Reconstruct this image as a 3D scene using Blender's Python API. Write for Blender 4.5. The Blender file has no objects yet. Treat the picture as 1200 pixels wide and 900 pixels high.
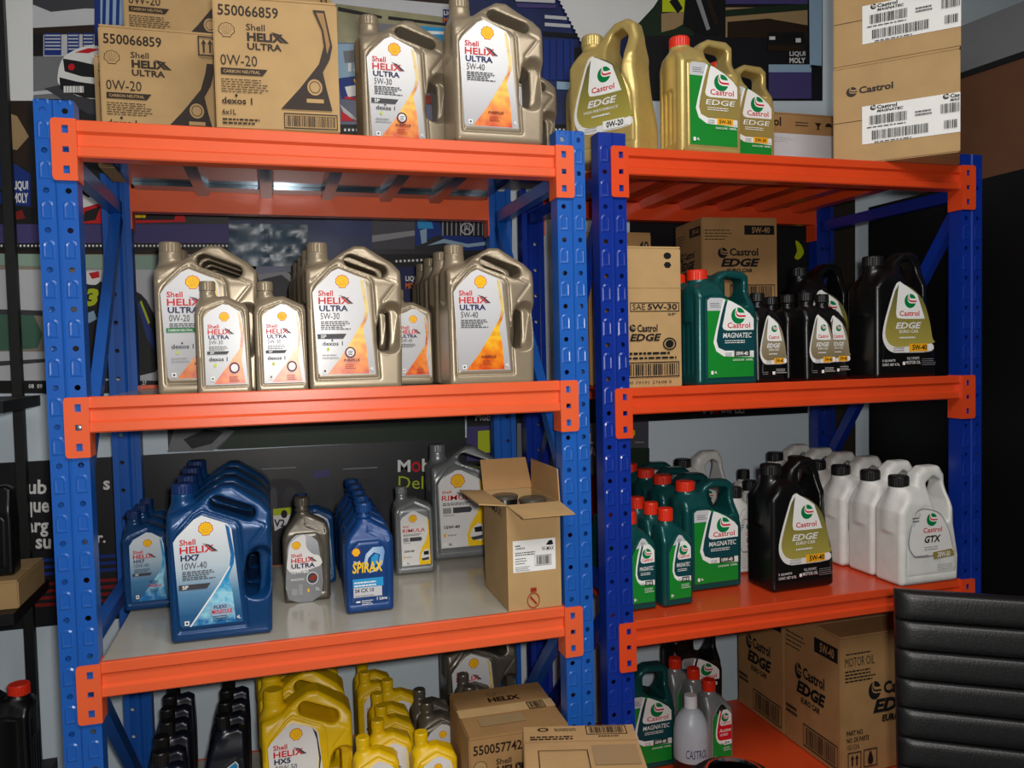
import bpy, bmesh, math, random
import numpy as np
from mathutils import Vector, Matrix

random.seed(7)
scene = bpy.context.scene
C = scene.collection

# ------------------------------------------------------------------ camera
FPX = 932.122
YAW, PITCH, ROLL = -0.2875, -0.0425, -0.0227
CAM = np.array([0.3807, -1.84, 1.4593])
_cy, _sy, _cp, _sp = math.cos(YAW), math.sin(YAW), math.cos(PITCH), math.sin(PITCH)
_cr, _sr = math.cos(ROLL), math.sin(ROLL)
_F = np.array([-_sy * _cp, _cy * _cp, _sp])
_R0 = np.array([_cy, _sy, 0.0])
_U0 = np.cross(_R0, _F)
_R = _R0 * _cr + _U0 * _sr
_U = -_R0 * _sr + _U0 * _cr
cd = bpy.data.cameras.new('camera')
cam = bpy.data.objects.new('camera', cd)
C.objects.link(cam)
cam.matrix_world = Matrix([[_R[i], _U[i], -_F[i], CAM[i]] for i in range(3)] + [[0, 0, 0, 1]])
cd.sensor_fit = 'HORIZONTAL'
cd.sensor_width = 36.0
cd.lens = 36.0 * FPX / 1200.0
cd.clip_start = 0.02
scene.camera = cam


def ray(x, y):
    return _F + _R * (x - 600) / FPX + _U * (450 - y) / FPX


def onz(x, y, z):
    d = ray(x, y)
    return CAM + d * (z - CAM[2]) / d[2]


def ony(x, y, Y):
    d = ray(x, y)
    return CAM + d * (Y - CAM[1]) / d[1]


# ------------------------------------------------------------------ light and exposure
world = bpy.data.worlds.new('world')
scene.world = world
world.use_nodes = True
bg = world.node_tree.nodes['Background']
bg.inputs[0].default_value = (0.80, 0.90, 1.0, 1)
bg.inputs[1].default_value = 0.03


def area_light(name, loc, target, size, size_y, power, color):
    l = bpy.data.lights.new(name, 'AREA')
    l.shape = 'RECTANGLE'
    l.size, l.size_y = size, size_y
    l.energy = power
    l.color = color
    o = bpy.data.objects.new(name, l)
    C.objects.link(o)
    o.location = loc
    o.rotation_euler = (Vector(target) - Vector(loc)).to_track_quat('-Z', 'Y').to_euler()
    return o


flash = area_light('camera_flash', tuple(CAM + _U * 0.05 + _R * 0.05 - _F * 0.03), tuple(CAM + _F * 2 - _R * 0.25), 0.05, 0.05, 15.0, (1.0, 0.97, 0.92))
area_light('ceiling_panel_light', (0.95, -1.55, 2.92), (1.1, -0.5, 0.0), 1.6, 0.9, 31.0, (1.0, 0.97, 0.93))
vs = scene.view_settings
vs.view_transform = 'Standard'
vs.look = 'None'
vs.exposure = 0.55
vs.gamma = 1.0
vs.use_curve_mapping = False


# ------------------------------------------------------------------ materials
def lin(c):
    r = []
    for v in c:
        v = v / 255.0
        r.append(v / 12.92 if v <= 0.04045 else ((v + 0.055) / 1.055) ** 2.4)
    return r + [1.0]


MATS = {}


def mat(name, col, rough=0.45, metal=0.0, spec=0.5, var=0.06, scale=30.0, bump=0.0, bscale=200.0, coat=0.0,
        trans=0.0, alpha=1.0, emit=0.0):
    m = bpy.data.materials.new(name)
    m.use_nodes = True
    nt = m.node_tree
    b = nt.nodes['Principled BSDF']
    tc = nt.nodes.new('ShaderNodeTexCoord')
    nz = nt.nodes.new('ShaderNodeTexNoise')
    nz.inputs['Scale'].default_value = scale
    nz.inputs['Detail'].default_value = 4.0
    nt.links.new(tc.outputs['Object'], nz.inputs['Vector'])
    rp = nt.nodes.new('ShaderNodeValToRGB')
    c = lin(col)
    rp.color_ramp.elements[0].position = 0.3
    rp.color_ramp.elements[1].position = 0.7
    rp.color_ramp.elements[0].color = [max(0, v * (1 - var)) for v in c[:3]] + [1]
    rp.color_ramp.elements[1].color = [min(1, v * (1 + var)) for v in c[:3]] + [1]
    nt.links.new(nz.outputs['Fac'], rp.inputs['Fac'])
    nt.links.new(rp.outputs['Color'], b.inputs['Base Color'])
    b.inputs['Roughness'].default_value = rough
    b.inputs['Metallic'].default_value = metal
    b.inputs['Specular IOR Level'].default_value = spec
    b.inputs['Coat Weight'].default_value = coat
    b.inputs['Coat Roughness'].default_value = 0.12
    b.inputs['Transmission Weight'].default_value = trans
    b.inputs['Alpha'].default_value = alpha
    if emit:
        nt.links.new(rp.outputs['Color'], b.inputs['Emission Color'])
        b.inputs['Emission Strength'].default_value = emit
    if bump:
        n2 = nt.nodes.new('ShaderNodeTexNoise')
        n2.inputs['Scale'].default_value = bscale
        n2.inputs['Detail'].default_value = 3.0
        nt.links.new(tc.outputs['Object'], n2.inputs['Vector'])
        bp = nt.nodes.new('ShaderNodeBump')
        bp.inputs['Strength'].default_value = bump
        bp.inputs['Distance'].default_value = 0.002
        nt.links.new(n2.outputs['Fac'], bp.inputs['Height'])
        nt.links.new(bp.outputs['Normal'], b.inputs['Normal'])
    MATS[name] = m
    return m


def ramp_mat(name, axis, lo, hi, stops, rough=0.35, noise=0.0, nscale=60.0, metal=0.0):
    """colour that runs along a local axis between lo and hi, as printed on a label"""
    m = bpy.data.materials.new(name)
    m.use_nodes = True
    nt = m.node_tree
    b = nt.nodes['Principled BSDF']
    tc = nt.nodes.new('ShaderNodeTexCoord')
    sx = nt.nodes.new('ShaderNodeSeparateXYZ')
    nt.links.new(tc.outputs['Object'], sx.inputs[0])
    mr = nt.nodes.new('ShaderNodeMapRange')
    mr.inputs['From Min'].default_value = lo
    mr.inputs['From Max'].default_value = hi
    nt.links.new(sx.outputs['XYZ'.index(axis)], mr.inputs['Value'])
    src = mr.outputs['Result']
    if noise:
        nz = nt.nodes.new('ShaderNodeTexNoise')
        nz.inputs['Scale'].default_value = nscale
        nz.inputs['Detail'].default_value = 5.0
        nt.links.new(tc.outputs['Object'], nz.inputs['Vector'])
        ma = nt.nodes.new('ShaderNodeMath')
        ma.operation = 'MULTIPLY_ADD'
        nt.links.new(nz.outputs['Fac'], ma.inputs[0])
        ma.inputs[1].default_value = noise
        nt.links.new(src, ma.inputs[2])
        mb = nt.nodes.new('ShaderNodeMath')
        mb.operation = 'SUBTRACT'
        nt.links.new(ma.outputs[0], mb.inputs[0])
        mb.inputs[1].default_value = noise * 0.5
        src = mb.outputs[0]
    rp = nt.nodes.new('ShaderNodeValToRGB')
    el = rp.color_ramp.elements
    while len(el) < len(stops):
        el.new(0.5)
    for e, (p, c) in zip(el, stops):
        e.position = p
        e.color = lin(c)
    nt.links.new(src, rp.inputs['Fac'])
    nt.links.new(rp.outputs['Color'], b.inputs['Base Color'])
    b.inputs['Roughness'].default_value = rough
    b.inputs['Metallic'].default_value = metal
    MATS[name] = m
    return m


M = MATS
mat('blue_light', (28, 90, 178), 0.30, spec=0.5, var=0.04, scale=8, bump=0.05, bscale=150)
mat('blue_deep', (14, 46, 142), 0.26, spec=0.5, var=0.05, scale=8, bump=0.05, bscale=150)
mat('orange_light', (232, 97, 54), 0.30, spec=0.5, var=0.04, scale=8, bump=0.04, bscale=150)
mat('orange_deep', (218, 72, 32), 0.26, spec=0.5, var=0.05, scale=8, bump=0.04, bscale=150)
mat('shelf_grey', (184, 179, 166), 0.16, spec=0.5, var=0.05, scale=6, bump=0.03, bscale=30)
mat('shelf_steel', (74, 88, 98), 0.14, metal=0.55, var=0.05, scale=6)
mat('hole_dark', (8, 9, 14), 0.8)
mat('bolt_steel', (150, 150, 150), 0.35, metal=0.9)
mat('champagne', (154, 140, 118), 0.34, metal=0.35, var=0.04, scale=40)
mat('champagne_cap', (146, 131, 108), 0.38, metal=0.3)
mat('shell_blue', (14, 62, 112), 0.30, metal=0.15)
mat('shell_blue_cap', (16, 44, 96), 0.35)
mat('spirax_blue', (14, 62, 124), 0.35, metal=0.1)
mat('yellow_plastic', (228, 186, 6), 0.38)
mat('dark_pewter', (104, 98, 88), 0.34, metal=0.5)
mat('silver_grey', (138, 142, 144), 0.34, metal=0.5)
mat('gold_plastic', (196, 172, 104), 0.33, metal=0.4)
mat('green_teal', (18, 78, 78), 0.26, metal=0.25)
mat('black_plastic', (14, 14, 15), 0.30)
mat('charcoal_blue', (12, 17, 34), 0.30)
mat('white_plastic', (222, 222, 218), 0.38)
mat('silver_plastic', (150, 154, 156), 0.32, metal=0.45)
mat('red_cap', (222, 44, 16), 0.40)
mat('black_cap', (16, 16, 17), 0.42)
mat('white_cap', (220, 222, 226), 0.42)
mat('milky', (200, 206, 216), 0.35, trans=0.35)
mat('oil_amber', (52, 20, 12), 0.3)
# prints
for n, c in dict(p_white=(238, 238, 236), p_red=(206, 22, 34), p_navy=(22, 30, 84), p_black=(22, 22, 24), p_dark=(64, 64, 70),
                 p_grey=(150, 150, 154), p_silver=(200, 201, 206), p_yellow=(252, 204, 16), p_green=(0, 122, 62),
                 p_leaf=(22, 134, 46), p_teal=(10, 66, 74), p_cyan=(40, 150, 210), p_pale=(228, 226, 224), p_orange=(240, 120, 20),
                 p_gold=(150, 132, 70), p_brown=(44, 30, 20), p_brownred=(150, 44, 20), p_purple=(74, 66, 120), p_lime=(190, 205, 30),
                 p_blue=(24, 52, 130), p_tan=(160, 134, 96), p_skyblue=(150, 180, 205), p_darkgreen=(32, 48, 34),
                 p_asphalt=(120, 122, 126), p_faint=(48, 46, 54), p_faintlight=(78, 76, 84), p_amber=(244, 176, 28), p_ochre=(168, 148, 70),
                 p_darkred=(130, 26, 26), p_mint=(150, 176, 160), p_teallight=(70, 108, 90)).items():
    mat(n, c, 0.48, spec=0.28, var=0.02)
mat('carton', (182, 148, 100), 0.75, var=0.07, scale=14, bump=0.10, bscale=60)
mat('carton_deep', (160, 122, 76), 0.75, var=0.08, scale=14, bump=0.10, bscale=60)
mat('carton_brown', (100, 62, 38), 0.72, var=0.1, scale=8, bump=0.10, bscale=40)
mat('carton_inner', (186, 142, 92), 0.8, var=0.07, scale=14)
mat('tape', (206, 172, 122), 0.25, var=0.05)
mat('leather', (20, 20, 21), 0.40, var=0.15, scale=60, bump=0.25, bscale=260)
mat('black_metal', (10, 10, 11), 0.45)
mat('chrome', (210, 212, 216), 0.12, metal=1.0)
mat('wall_paint', (214, 228, 238), 0.7, var=0.03, scale=3, bump=0.08, bscale=90)
mat('wall_dark', (16, 16, 18), 0.6, var=0.2, scale=3)
mat('floor_tile', (128, 124, 118), 0.4, var=0.1, scale=4)
mat('ceiling_white', (200, 200, 198), 0.8)
mat('banner_black', (22, 21, 27), 0.38, var=0.1, scale=6)
mat('banner_brown', (40, 34, 28), 0.6)
mat('plastic_sheet', (78, 98, 116), 0.34, spec=0.5, var=0.3, scale=10, bump=0.15, bscale=16)
mat('paper_white', (226, 228, 228), 0.55, var=0.03, scale=5)
mat('paper_olive', (150, 146, 108), 0.35, var=0.45, scale=7, bump=0.6, bscale=14)
mat('photo_tan', (150, 140, 126), 0.4, var=0.2, scale=5)
mat('photo_navy', (26, 40, 92), 0.35, var=0.4, scale=9)


# ------------------------------------------------------------------ object helpers
def tag(o, label=None, cat=None, group=None, kind=None):
    if label: o['label'] = label
    if cat: o['category'] = cat
    if group: o['group'] = group
    if kind: o['kind'] = kind
    return o


def link(name, me, parent=None, m=None, smooth=False):
    o = bpy.data.objects.new(name, me)
    C.objects.link(o)
    if parent is not None:
        o.parent = parent
    if m is not None:
        if len(me.materials) == 0:
            me.materials.append(m)
        else:
            o.material_slots[0].link = 'OBJECT'
            o.material_slots[0].material = m
    return o


def empty(name, loc=(0, 0, 0), rz=0.0):
    o = bpy.data.objects.new(name, None)
    o.empty_display_size = 0.05
    C.objects.link(o)
    o.location = loc
    o.rotation_euler = (0, 0, rz)
    return o


class MB:
    """collects simple solids in one mesh"""
    def __init__(self):
        self.v, self.f, self.mi = [], [], []

    def add(self, vs, fs, mi=0):
        o = len(self.v)
        self.v += [tuple(map(float, p)) for p in vs]
        self.f += [tuple(i + o for i in f) for f in fs]
        self.mi += [mi] * len(fs)

    def box(self, x0, x1, y0, y1, z0, z1, mi=0):
        self.add([(x0, y0, z0), (x1, y0, z0), (x1, y1, z0), (x0, y1, z0), (x0, y0, z1), (x1, y0, z1), (x1, y1, z1), (x0, y1, z1)],
                 [(0, 3, 2, 1), (4, 5, 6, 7), (0, 1, 5, 4), (1, 2, 6, 5), (2, 3, 7, 6), (3, 0, 4, 7)], mi)

    def prism(self, prof, axis, a, b, mi=0):
        """closed 2-D profile swept along an axis"""
        n = len(prof)
        def pt(p, t):
            if axis == 'x': return (t, p[0], p[1])
            if axis == 'y': return (p[0], t, p[1])
            return (p[0], p[1], t)
        vs = [pt(p, a) for p in prof] + [pt(p, b) for p in prof]
        fs = [(i, (i + 1) % n, n + (i + 1) % n, n + i) for i in range(n)]
        fs += [tuple(range(n - 1, -1, -1)), tuple(range(n, 2 * n))]
        self.add(vs, fs, mi)

    def lathe(self, prof, n=24, cx=0.0, cy=0.0, mi=0, z0=0.0):
        vs, fs = [], []
        for r, z in prof:
            for k in range(n):
                a = 2 * math.pi * k / n
                vs.append((cx + r * math.cos(a), cy + r * math.sin(a), z + z0))
        for i in range(len(prof) - 1):
            for k in range(n):
                k2 = (k + 1) % n
                fs.append((i * n + k, i * n + k2, (i + 1) * n + k2, (i + 1) * n + k))
        fs.append(tuple(range(n - 1, -1, -1)))
        fs.append(tuple((len(prof) - 1) * n + k for k in range(n)))
        self.add(vs, fs, mi)

    def bar(self, p, q, w, t, up=(0, 0, 1), mi=0):
        p, q = Vector(p), Vector(q)
        d = (q - p).normalized()
        u = Vector(up)
        s = d.cross(u).normalized()
        u = s.cross(d).normalized()
        vs = []
        for c in (p, q):
            for a, b in ((-1, -1), (1, -1), (1, 1), (-1, 1)):
                vs.append(c + s * (a * w / 2) + u * (b * t / 2))
        self.add(vs, [(3, 2, 1, 0), (4, 5, 6, 7), (0, 1, 5, 4), (1, 2, 6, 5), (2, 3, 7, 6), (3, 0, 4, 7)], mi)

    def mesh(self, name, mats=(), smooth=False, fixn=True):
        me = bpy.data.meshes.new(name)
        me.from_pydata(self.v, [], self.f)
        for m in mats:
            me.materials.append(m)
        if len(mats) > 1:
            me.polygons.foreach_set('material_index', self.mi)
        if fixn:
            bm = bmesh.new()
            bm.from_mesh(me)
            bmesh.ops.recalc_face_normals(bm, faces=bm.faces)
            bm.to_mesh(me)
            bm.free()
        if smooth:
            me.shade_smooth()
            me.set_sharp_from_angle(angle=math.radians(35))
        me.update()
        return me

    def build(self, name, m, parent=None, smooth=False):
        return link(name, self.mesh(name, [m] if not isinstance(m, (list, tuple)) else m, smooth), parent)


# ------------------------------------------------------------------ flat print (lettering, marks)
_tx = {}


def text2d(body, bold=0.0, shear=0.0):
    key = (body, bold, shear)
    if key in _tx:
        return _tx[key]
    cu = bpy.data.curves.new('t', 'FONT')
    cu.body = body
    cu.size = 1.0
    cu.resolution_u = 2
    cu.offset = bold
    cu.shear = shear
    cu.fill_mode = 'FRONT'
    ob = bpy.data.objects.new('t', cu)
    C.objects.link(ob)
    dg = bpy.context.evaluated_depsgraph_get()
    me = bpy.data.meshes.new_from_object(ob.evaluated_get(dg))
    n = len(me.vertices)
    co = np.zeros(n * 3)
    me.vertices.foreach_get('co', co)
    co = co.reshape(-1, 3)[:, :2]
    fs = [tuple(p.vertices) for p in me.polygons]
    bpy.data.objects.remove(ob)
    bpy.data.curves.remove(cu)
    bpy.data.meshes.remove(me)
    mn, mx = co.min(0), co.max(0)
    co = (co - mn) / np.maximum(mx - mn, 1e-6)
    _tx[key] = (co, fs)
    return _tx[key]


GAP = 0.006        # prints farther apart than twice this are parts of their own


class Art:
    """flat print on a plane: (a, b) coordinates are sent to 3-D by fn; later layers lie a hair further out"""
    def __init__(self, fn, step=0.00022):
        self.fn, self.step = fn, step
        self.v, self.f, self.mi, self.mats = [], [], [], []
        self.layer = 0

    def _m(self, m):
        m = M[m] if isinstance(m, str) else m
        if m not in self.mats:
            self.mats.append(m)
        return self.mats.index(m)

    def raw(self, pts, faces, m, layer=None):
        k = self._m(m)
        if layer is None:
            self.layer += 1
            layer = self.layer
        o = len(self.v)
        self.v += [tuple(self.fn(a, b, layer * self.step)) for a, b in pts]
        self.f += [tuple(i + o for i in f) for f in faces]
        self.mi += [k] * len(faces)
        return self

    def poly(self, pts, m, layer=None):
        return self.raw(pts, [tuple(range(len(pts)))], m, layer)

    def rect(self, a0, b0, a1, b1, m, layer=None):
        return self.poly([(a0, b0), (a1, b0), (a1, b1), (a0, b1)], m, layer)

    def text(self, s, a0, b0, a1, b1, m, bold=0.02, shear=0.0, layer=None):
        co, fs = text2d(s, bold, shear)
        return self.raw([(a0 + x * (a1 - a0), b0 + y * (b1 - b0)) for x, y in co], fs, m, layer)

    def frame(self, a0, b0, a1, b1, ta, tb, m):
        self.layer += 1
        l = self.layer
        self.rect(a0, b0, a1, b0 + tb, m, l); self.rect(a0, b1 - tb, a1, b1, m, l)
        self.rect(a0, b0 + tb, a0 + ta, b1 - tb, m, l); self.rect(a1 - ta, b0 + tb, a1, b1 - tb, m, l)

    def lines(self, a0, b0, a1, b1, n, m, fill=0.55, seed=1):
        """rows of print too fine to read"""
        rnd = random.Random(seed)
        self.layer += 1
        l = self.layer
        h = (b1 - b0) / n
        for i in range(n):
            b = b1 - (i + 1) * h
            a = a0
            end = a0 + (a1 - a0) * rnd.uniform(0.75, 1.0)
            while a < end - (a1 - a0) * 0.02:
                w = (a1 - a0) * rnd.uniform(0.05, 0.14)
                self.rect(a, b, min(a + w, end), b + h * fill, m, l)
                a += w + (a1 - a0) * 0.022

    def bars(self, a0, b0, a1, b1, m, n=22, seed=3):
        rnd = random.Random(seed)
        self.layer += 1
        a = a0
        s = (a1 - a0) / n
        while a < a1 - s * 0.3:
            w = s * rnd.choice((0.25, 0.4, 0.65))
            self.rect(a, b0, min(a + w, a1), b1, m, self.layer)
            a += w + s * rnd.choice((0.25, 0.4, 0.6))

    def disc(self, a, b, ra, rb, m, n=20, layer=None, a0=0.0, a1=2 * math.pi):
        full = abs(a1 - a0 - 2 * math.pi) < 1e-6
        k = n if full else n + 1
        pts = [(a + ra * math.cos(a0 + (a1 - a0) * i / n), b + rb * math.sin(a0 + (a1 - a0) * i / n)) for i in range(k)]
        return self.poly(pts, m, layer)

    def ring(self, a, b, ra, rb, t, m, n=24):
        self.layer += 1
        pts = [(a + ra * s * math.cos(2 * math.pi * i / n), b + rb * s * math.sin(2 * math.pi * i / n)) for s in (1, 1 - t) for i in range(n)]
        self.raw(pts, [(i, (i + 1) % n, n + (i + 1) % n, n + i) for i in range(n)], m, self.layer)

    # scallop emblem
    def pecten(self, a, b, ra, rb, fill='p_yellow', line='p_red', out=True):
        def shape(s):
            pts = []
            for i in range(33):
                t = math.radians(-28 + 236 * i / 32)
                r = 1.0 + 0.045 * math.cos((i / 32) * 7 * 2 * math.pi + math.pi)
                pts.append((a + ra * s * r * math.cos(t), b + rb * s * (r * math.sin(t) * 0.95 - 0.02)))
            pts += [(a - ra * s * 0.55, b - rb * s * 0.70), (a - ra * s * 0.50, b - rb * s * 0.95), (a + ra * s * 0.50, b - rb * s * 0.95), (a + ra * s * 0.55, b - rb * s * 0.70)]
            return pts
        if out:
            self.poly(shape(1.0), line)
        self.poly(shape(0.90 if out else 1.0), fill)
        self.layer += 1
        for k in range(-3, 4):
            t = math.radians(90 + k * 24)
            dx, dy = math.cos(t), math.sin(t)
            nx, ny = -dy * 0.022, dx * 0.022
            p0 = (a + ra * 0.16 * k * -0.55, b - rb * 0.62)
            p1 = (a + ra * 0.80 * dx, b + rb * 0.74 * dy)
            self.poly([(p0[0] - ra * 0.015, p0[1]), (p0[0] + ra * 0.015, p0[1]), (p1[0] - nx * ra, p1[1] - ny * rb), (p1[0] + nx * ra, p1[1] + ny * rb)], line, self.layer)

    # round emblem with a swept bar
    def swirl(self, a, b, ra, rb, disc='p_green', paper='p_white', bar='p_red'):
        self.disc(a, b, ra, rb, disc, 28)
        q = lambda pts: [(a + ra * x, b + rb * y) for x, y in pts]
        self.poly(q([(-0.30, 0.95), (-0.12, 1.0), (-0.14, 0.62), (0.0, 0.42), (0.30, 0.34), (1.06, 0.34), (1.06, -0.34), (0.1, -0.34), (-0.25, -0.22), (-0.45, 0.05), (-0.46, 0.5)]), paper)
        self.poly(q([(-0.28, 0.72), (-0.22, 0.28), (-0.02, 0.10), (0.25, 0.06), (1.06, 0.06), (1.06, -0.16), (0.12, -0.16), (-0.20, -0.04), (-0.36, 0.18), (-0.38, 0.5)]), bar)

    def split(self, name, parent):
        """a print of only a few shapes: each shape its own part"""
        V = np.array(self.v)
        lo = np.array([V[list(f)].min(0) for f in self.f]) - GAP
        hi = np.array([V[list(f)].max(0) for f in self.f]) + GAP
        n = len(self.f)
        comp = -np.ones(n, int)
        k = 0
        for s in range(n):
            if comp[s] >= 0:
                continue
            todo = [s]
            comp[s] = k
            while todo:
                i = todo.pop()
                near = ((lo <= hi[i]) & (hi >= lo[i])).all(1) & (comp < 0)
                comp[near] = k
                todo += list(np.nonzero(near)[0])
            k += 1
        for c in range(k):
            sel = [i for i in range(n) if comp[i] == c]
            used = sorted({v for i in sel for v in self.f[i]})
            at = {v: j for j, v in enumerate(used)}
            ms = sorted({self.mi[i] for i in sel})
            me = bpy.data.meshes.new(name)
            me.from_pydata([self.v[v] for v in used], [], [tuple(at[v] for v in self.f[i]) for i in sel])
            for q in ms:
                me.materials.append(self.mats[q])
            me.polygons.foreach_set('material_index', [ms.index(self.mi[i]) for i in sel])
            link(name, me, parent)

    def mesh(self, name):
        me = bpy.data.meshes.new(name)
        me.from_pydata(self.v, [], self.f)
        for m in self.mats:
            me.materials.append(m)
        me.polygons.foreach_set('material_index', self.mi)
        me.update()
        return me


def face_fn(W, H, y0):
    """front of an upright thing: a, b are fractions of its width and height"""
    return lambda a, b, d: ((a - 0.5) * W, y0 - d, b * H)


def smooth_loop(pts, n=4):
    out = []
    k = len(pts)
    for i in range(k):
        p0, p1, p2, p3 = (np.array(pts[(i + j - 1) % k], float) for j in range(4))
        for s in range(n):
            t = s / n
            out.append(tuple(0.5 * (2 * p1 + (p2 - p0) * t + (2 * p0 - 5 * p1 + 4 * p2 - p3) * t * t + (3 * p1 - p0 - 3 * p2 + p3) * t ** 3)))
    return out


# ------------------------------------------------------------------ moulded bottles: distance fields meshed by surface nets
def surface_nets(d, origin, h):
    nx, ny, nz = d.shape
    ins = d < 0
    off = [(i, j, k) for i in (0, 1) for j in (0, 1) for k in (0, 1)]
    sl = lambda a, o: a[o[0]:nx - 1 + o[0], o[1]:ny - 1 + o[1], o[2]:nz - 1 + o[2]]
    cnt = sum(sl(ins, o).astype(np.int8) for o in off)
    act = (cnt > 0) & (cnt < 8)
    idx = np.argwhere(act)
    n = len(idx)
    vid = -np.ones(act.shape, np.int64)
    vid[act] = np.arange(n)
    acc = np.zeros((n, 3))
    num = np.zeros(n)
    g = lambda o: d[idx[:, 0] + o[0], idx[:, 1] + o[1], idx[:, 2] + o[2]]
    for a in off:
        for ax in range(3):
            if a[ax]:
                continue
            b = list(a)
            b[ax] = 1
            va, vb = g(a), g(b)
            x = (va < 0) != (vb < 0)
            t = np.where(x, va / np.where(x, va - vb, 1), 0)
            p = np.tile(np.array(a, float), (n, 1))
            p[:, ax] = t
            acc[x] += p[x]
            num[x] += 1
    V = (idx + acc / num[:, None]) * h + np.array(origin)
    faces = []
    for ax in range(3):
        o1, o2 = [(1, 2), (2, 0), (0, 1)][ax]
        lo = [slice(None)] * 3
        hi = [slice(None)] * 3
        lo[ax] = slice(0, -1)
        hi[ax] = slice(1, None)
        A, B = ins[tuple(lo)], ins[tuple(hi)]
        e = np.argwhere(A != B)
        ok = (e[:, o1] > 0) & (e[:, o2] > 0) & (e[:, o1] < d.shape[o1] - 1) & (e[:, o2] < d.shape[o2] - 1)
        e = e[ok]
        s = A[e[:, 0], e[:, 1], e[:, 2]]
        def cell(da, db):
            q = e.copy()
            q[:, o1] -= da
            q[:, o2] -= db
            return vid[q[:, 0], q[:, 1], q[:, 2]]
        f = np.stack([cell(1, 1), cell(0, 1), cell(0, 0), cell(1, 0)], 1)
        f[~s] = f[~s][:, ::-1]
        faces.append(f)
    return V, np.concatenate(faces)


def poly_sdf(pts, X, Z):
    d = np.full(X.shape, 1e9)
    s = np.ones(X.shape)
    n = len(pts)
    for i in range(n):
        ax, az = pts[i]
        bx, bz = pts[i - 1]
        ex, ez = bx - ax, bz - az
        wx, wz = X - ax, Z - az
        t = np.clip((wx * ex + wz * ez) / (ex * ex + ez * ez + 1e-12), 0, 1)
        d = np.minimum(d, (wx - ex * t) ** 2 + (wz - ez * t) ** 2)
        c1, c2, c3 = Z >= az, Z < bz, ex * wz > ez * wx
        flip = (c1 & c2 & c3) | (~c1 & ~c2 & ~c3)
        s = np.where(flip, -s, s)
    return s * np.sqrt(d)


def capsule2(X, Z, p, q, r):
    ex, ez = q[0] - p[0], q[1] - p[1]
    t = np.clip(((X - p[0]) * ex + (Z - p[1]) * ez) / (ex * ex + ez * ez + 1e-12), 0, 1)
    return np.hypot(X - p[0] - ex * t, Z - p[1] - ez * t) - r


def smin(a, b, k):
    h = np.clip(0.5 + 0.5 * (b - a) / k, 0, 1)
    return b * (1 - h) + a * h - k * h * (1 - h)


def sstep(x, a, b):
    t = np.clip((x - a) / (b - a), 0, 1)
    return t * t * (3 - 2 * t)


class Mould:
    def __init__(self, W, H, D, h, pad=0.012):
        self.W, self.H, self.D, self.h = W, H, D, h
        self.o = (-W / 2 - pad, -D / 2 - pad, -pad)
        nx, ny, nz = (int(math.ceil((s + 2 * pad) / h)) + 1 for s in (W, D, H))
        self.x = self.o[0] + h * np.arange(nx)
        self.y = self.o[1] + h * np.arange(ny)
        self.z = self.o[2] + h * np.arange(nz)
        self.X, self.Z = np.meshgrid(self.x, self.z, indexing='ij')
        self.U, self.V = self.X / W + 0.5, self.Z / H
        self.Y3 = self.y[None, :, None]
        self.d = None

    def pts(self, uv):
        return [((u - 0.5) * self.W, v * self.H) for u, v in uv]

    def poly(self, uv, r=0.0):
        return poly_sdf(self.pts(uv), self.X, self.Z) - r

    def cap(self, p, q, r):
        (a, b) = self.pts([p, q])
        return capsule2(self.X, self.Z, a, b, r)

    def extrude(self, d2, hy, r):
        hy = np.broadcast_to(hy, self.X.shape)
        a = d2[:, None, :] + r
        b = np.abs(self.Y3) - (hy[:, None, :] - r)
        return np.minimum(np.maximum(a, b), 0) + np.hypot(np.maximum(a, 0), np.maximum(b, 0)) - r

    def column(self, u, r, v0, v1, rnd=0.004, yc=0.0, k=1.0):
        """upright round column; r may vary with height"""
        rr = r(self.Z[0] / self.H) if callable(r) else np.full(len(self.z), r)
        cx = (u - 0.5) * self.W
        rad = np.hypot(self.x[:, None, None] - cx, (self.Y3 - yc)) - rr[None, None, :]
        zz = np.maximum(v0 * self.H - self.z, self.z - v1 * self.H)[None, None, :]
        a, b = rad + rnd, zz + rnd
        return np.minimum(np.maximum(a, b), 0) + np.hypot(np.maximum(a, 0), np.maximum(b, 0)) - rnd

    def union(self, d, k=0.008):
        self.d = d if self.d is None else smin(self.d, d, k)

    def cut(self, d, k=0.004):
        self.d = -smin(-self.d, d, k)

    def mesh(self, name):
        V, Fc = surface_nets(self.d, self.o, self.h)
        V[:, 2] -= V[:, 2].min()
        me = bpy.data.meshes.new(name)
        me.from_pydata(V.tolist(), [], Fc.tolist())
        me.shade_smooth()
        me.materials.append(None)
        me.update()
        return me


def cap_mesh(name, r, h, ribs=24, chamfer=0.003):
    """ribbed screw cap standing on z = 0"""
    mb = MB()
    n = ribs * 2
    vs, fs = [], []
    rings = [(r * 0.96, 0.0, 0), (r, 0.0015, 1), (r, h * 0.80, 1), (r * 0.985, h - chamfer, 0), (r * 0.90, h, 0)]
    for rr, z, rib in rings:
        for k in range(n):
            q = rr * (0.972 if (rib and k % 2) else 1.0)
            a = 2 * math.pi * k / n
            vs.append((q * math.cos(a), q * math.sin(a), z))
    for i in range(len(rings) - 1):
        for k in range(n):
            k2 = (k + 1) % n
            fs.append((i * n + k, i * n + k2, (i + 1) * n + k2, (i + 1) * n + k))
    fs.append(tuple(range(n - 1, -1, -1)))
    fs.append(tuple((len(rings) - 1) * n + k for k in range(n)))
    mb.add(vs, fs)
    me = mb.mesh(name)
    me.materials.append(None)
    return me


KIND = {}


def kind(name, W, H, D, body, cap, capu, capv, yl):
    KIND[name] = dict(W=W, H=H, D=D, body=body, cap=cap, cap_at=((capu - 0.5) * W, 0.0, capv * H), yl=yl)


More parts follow.
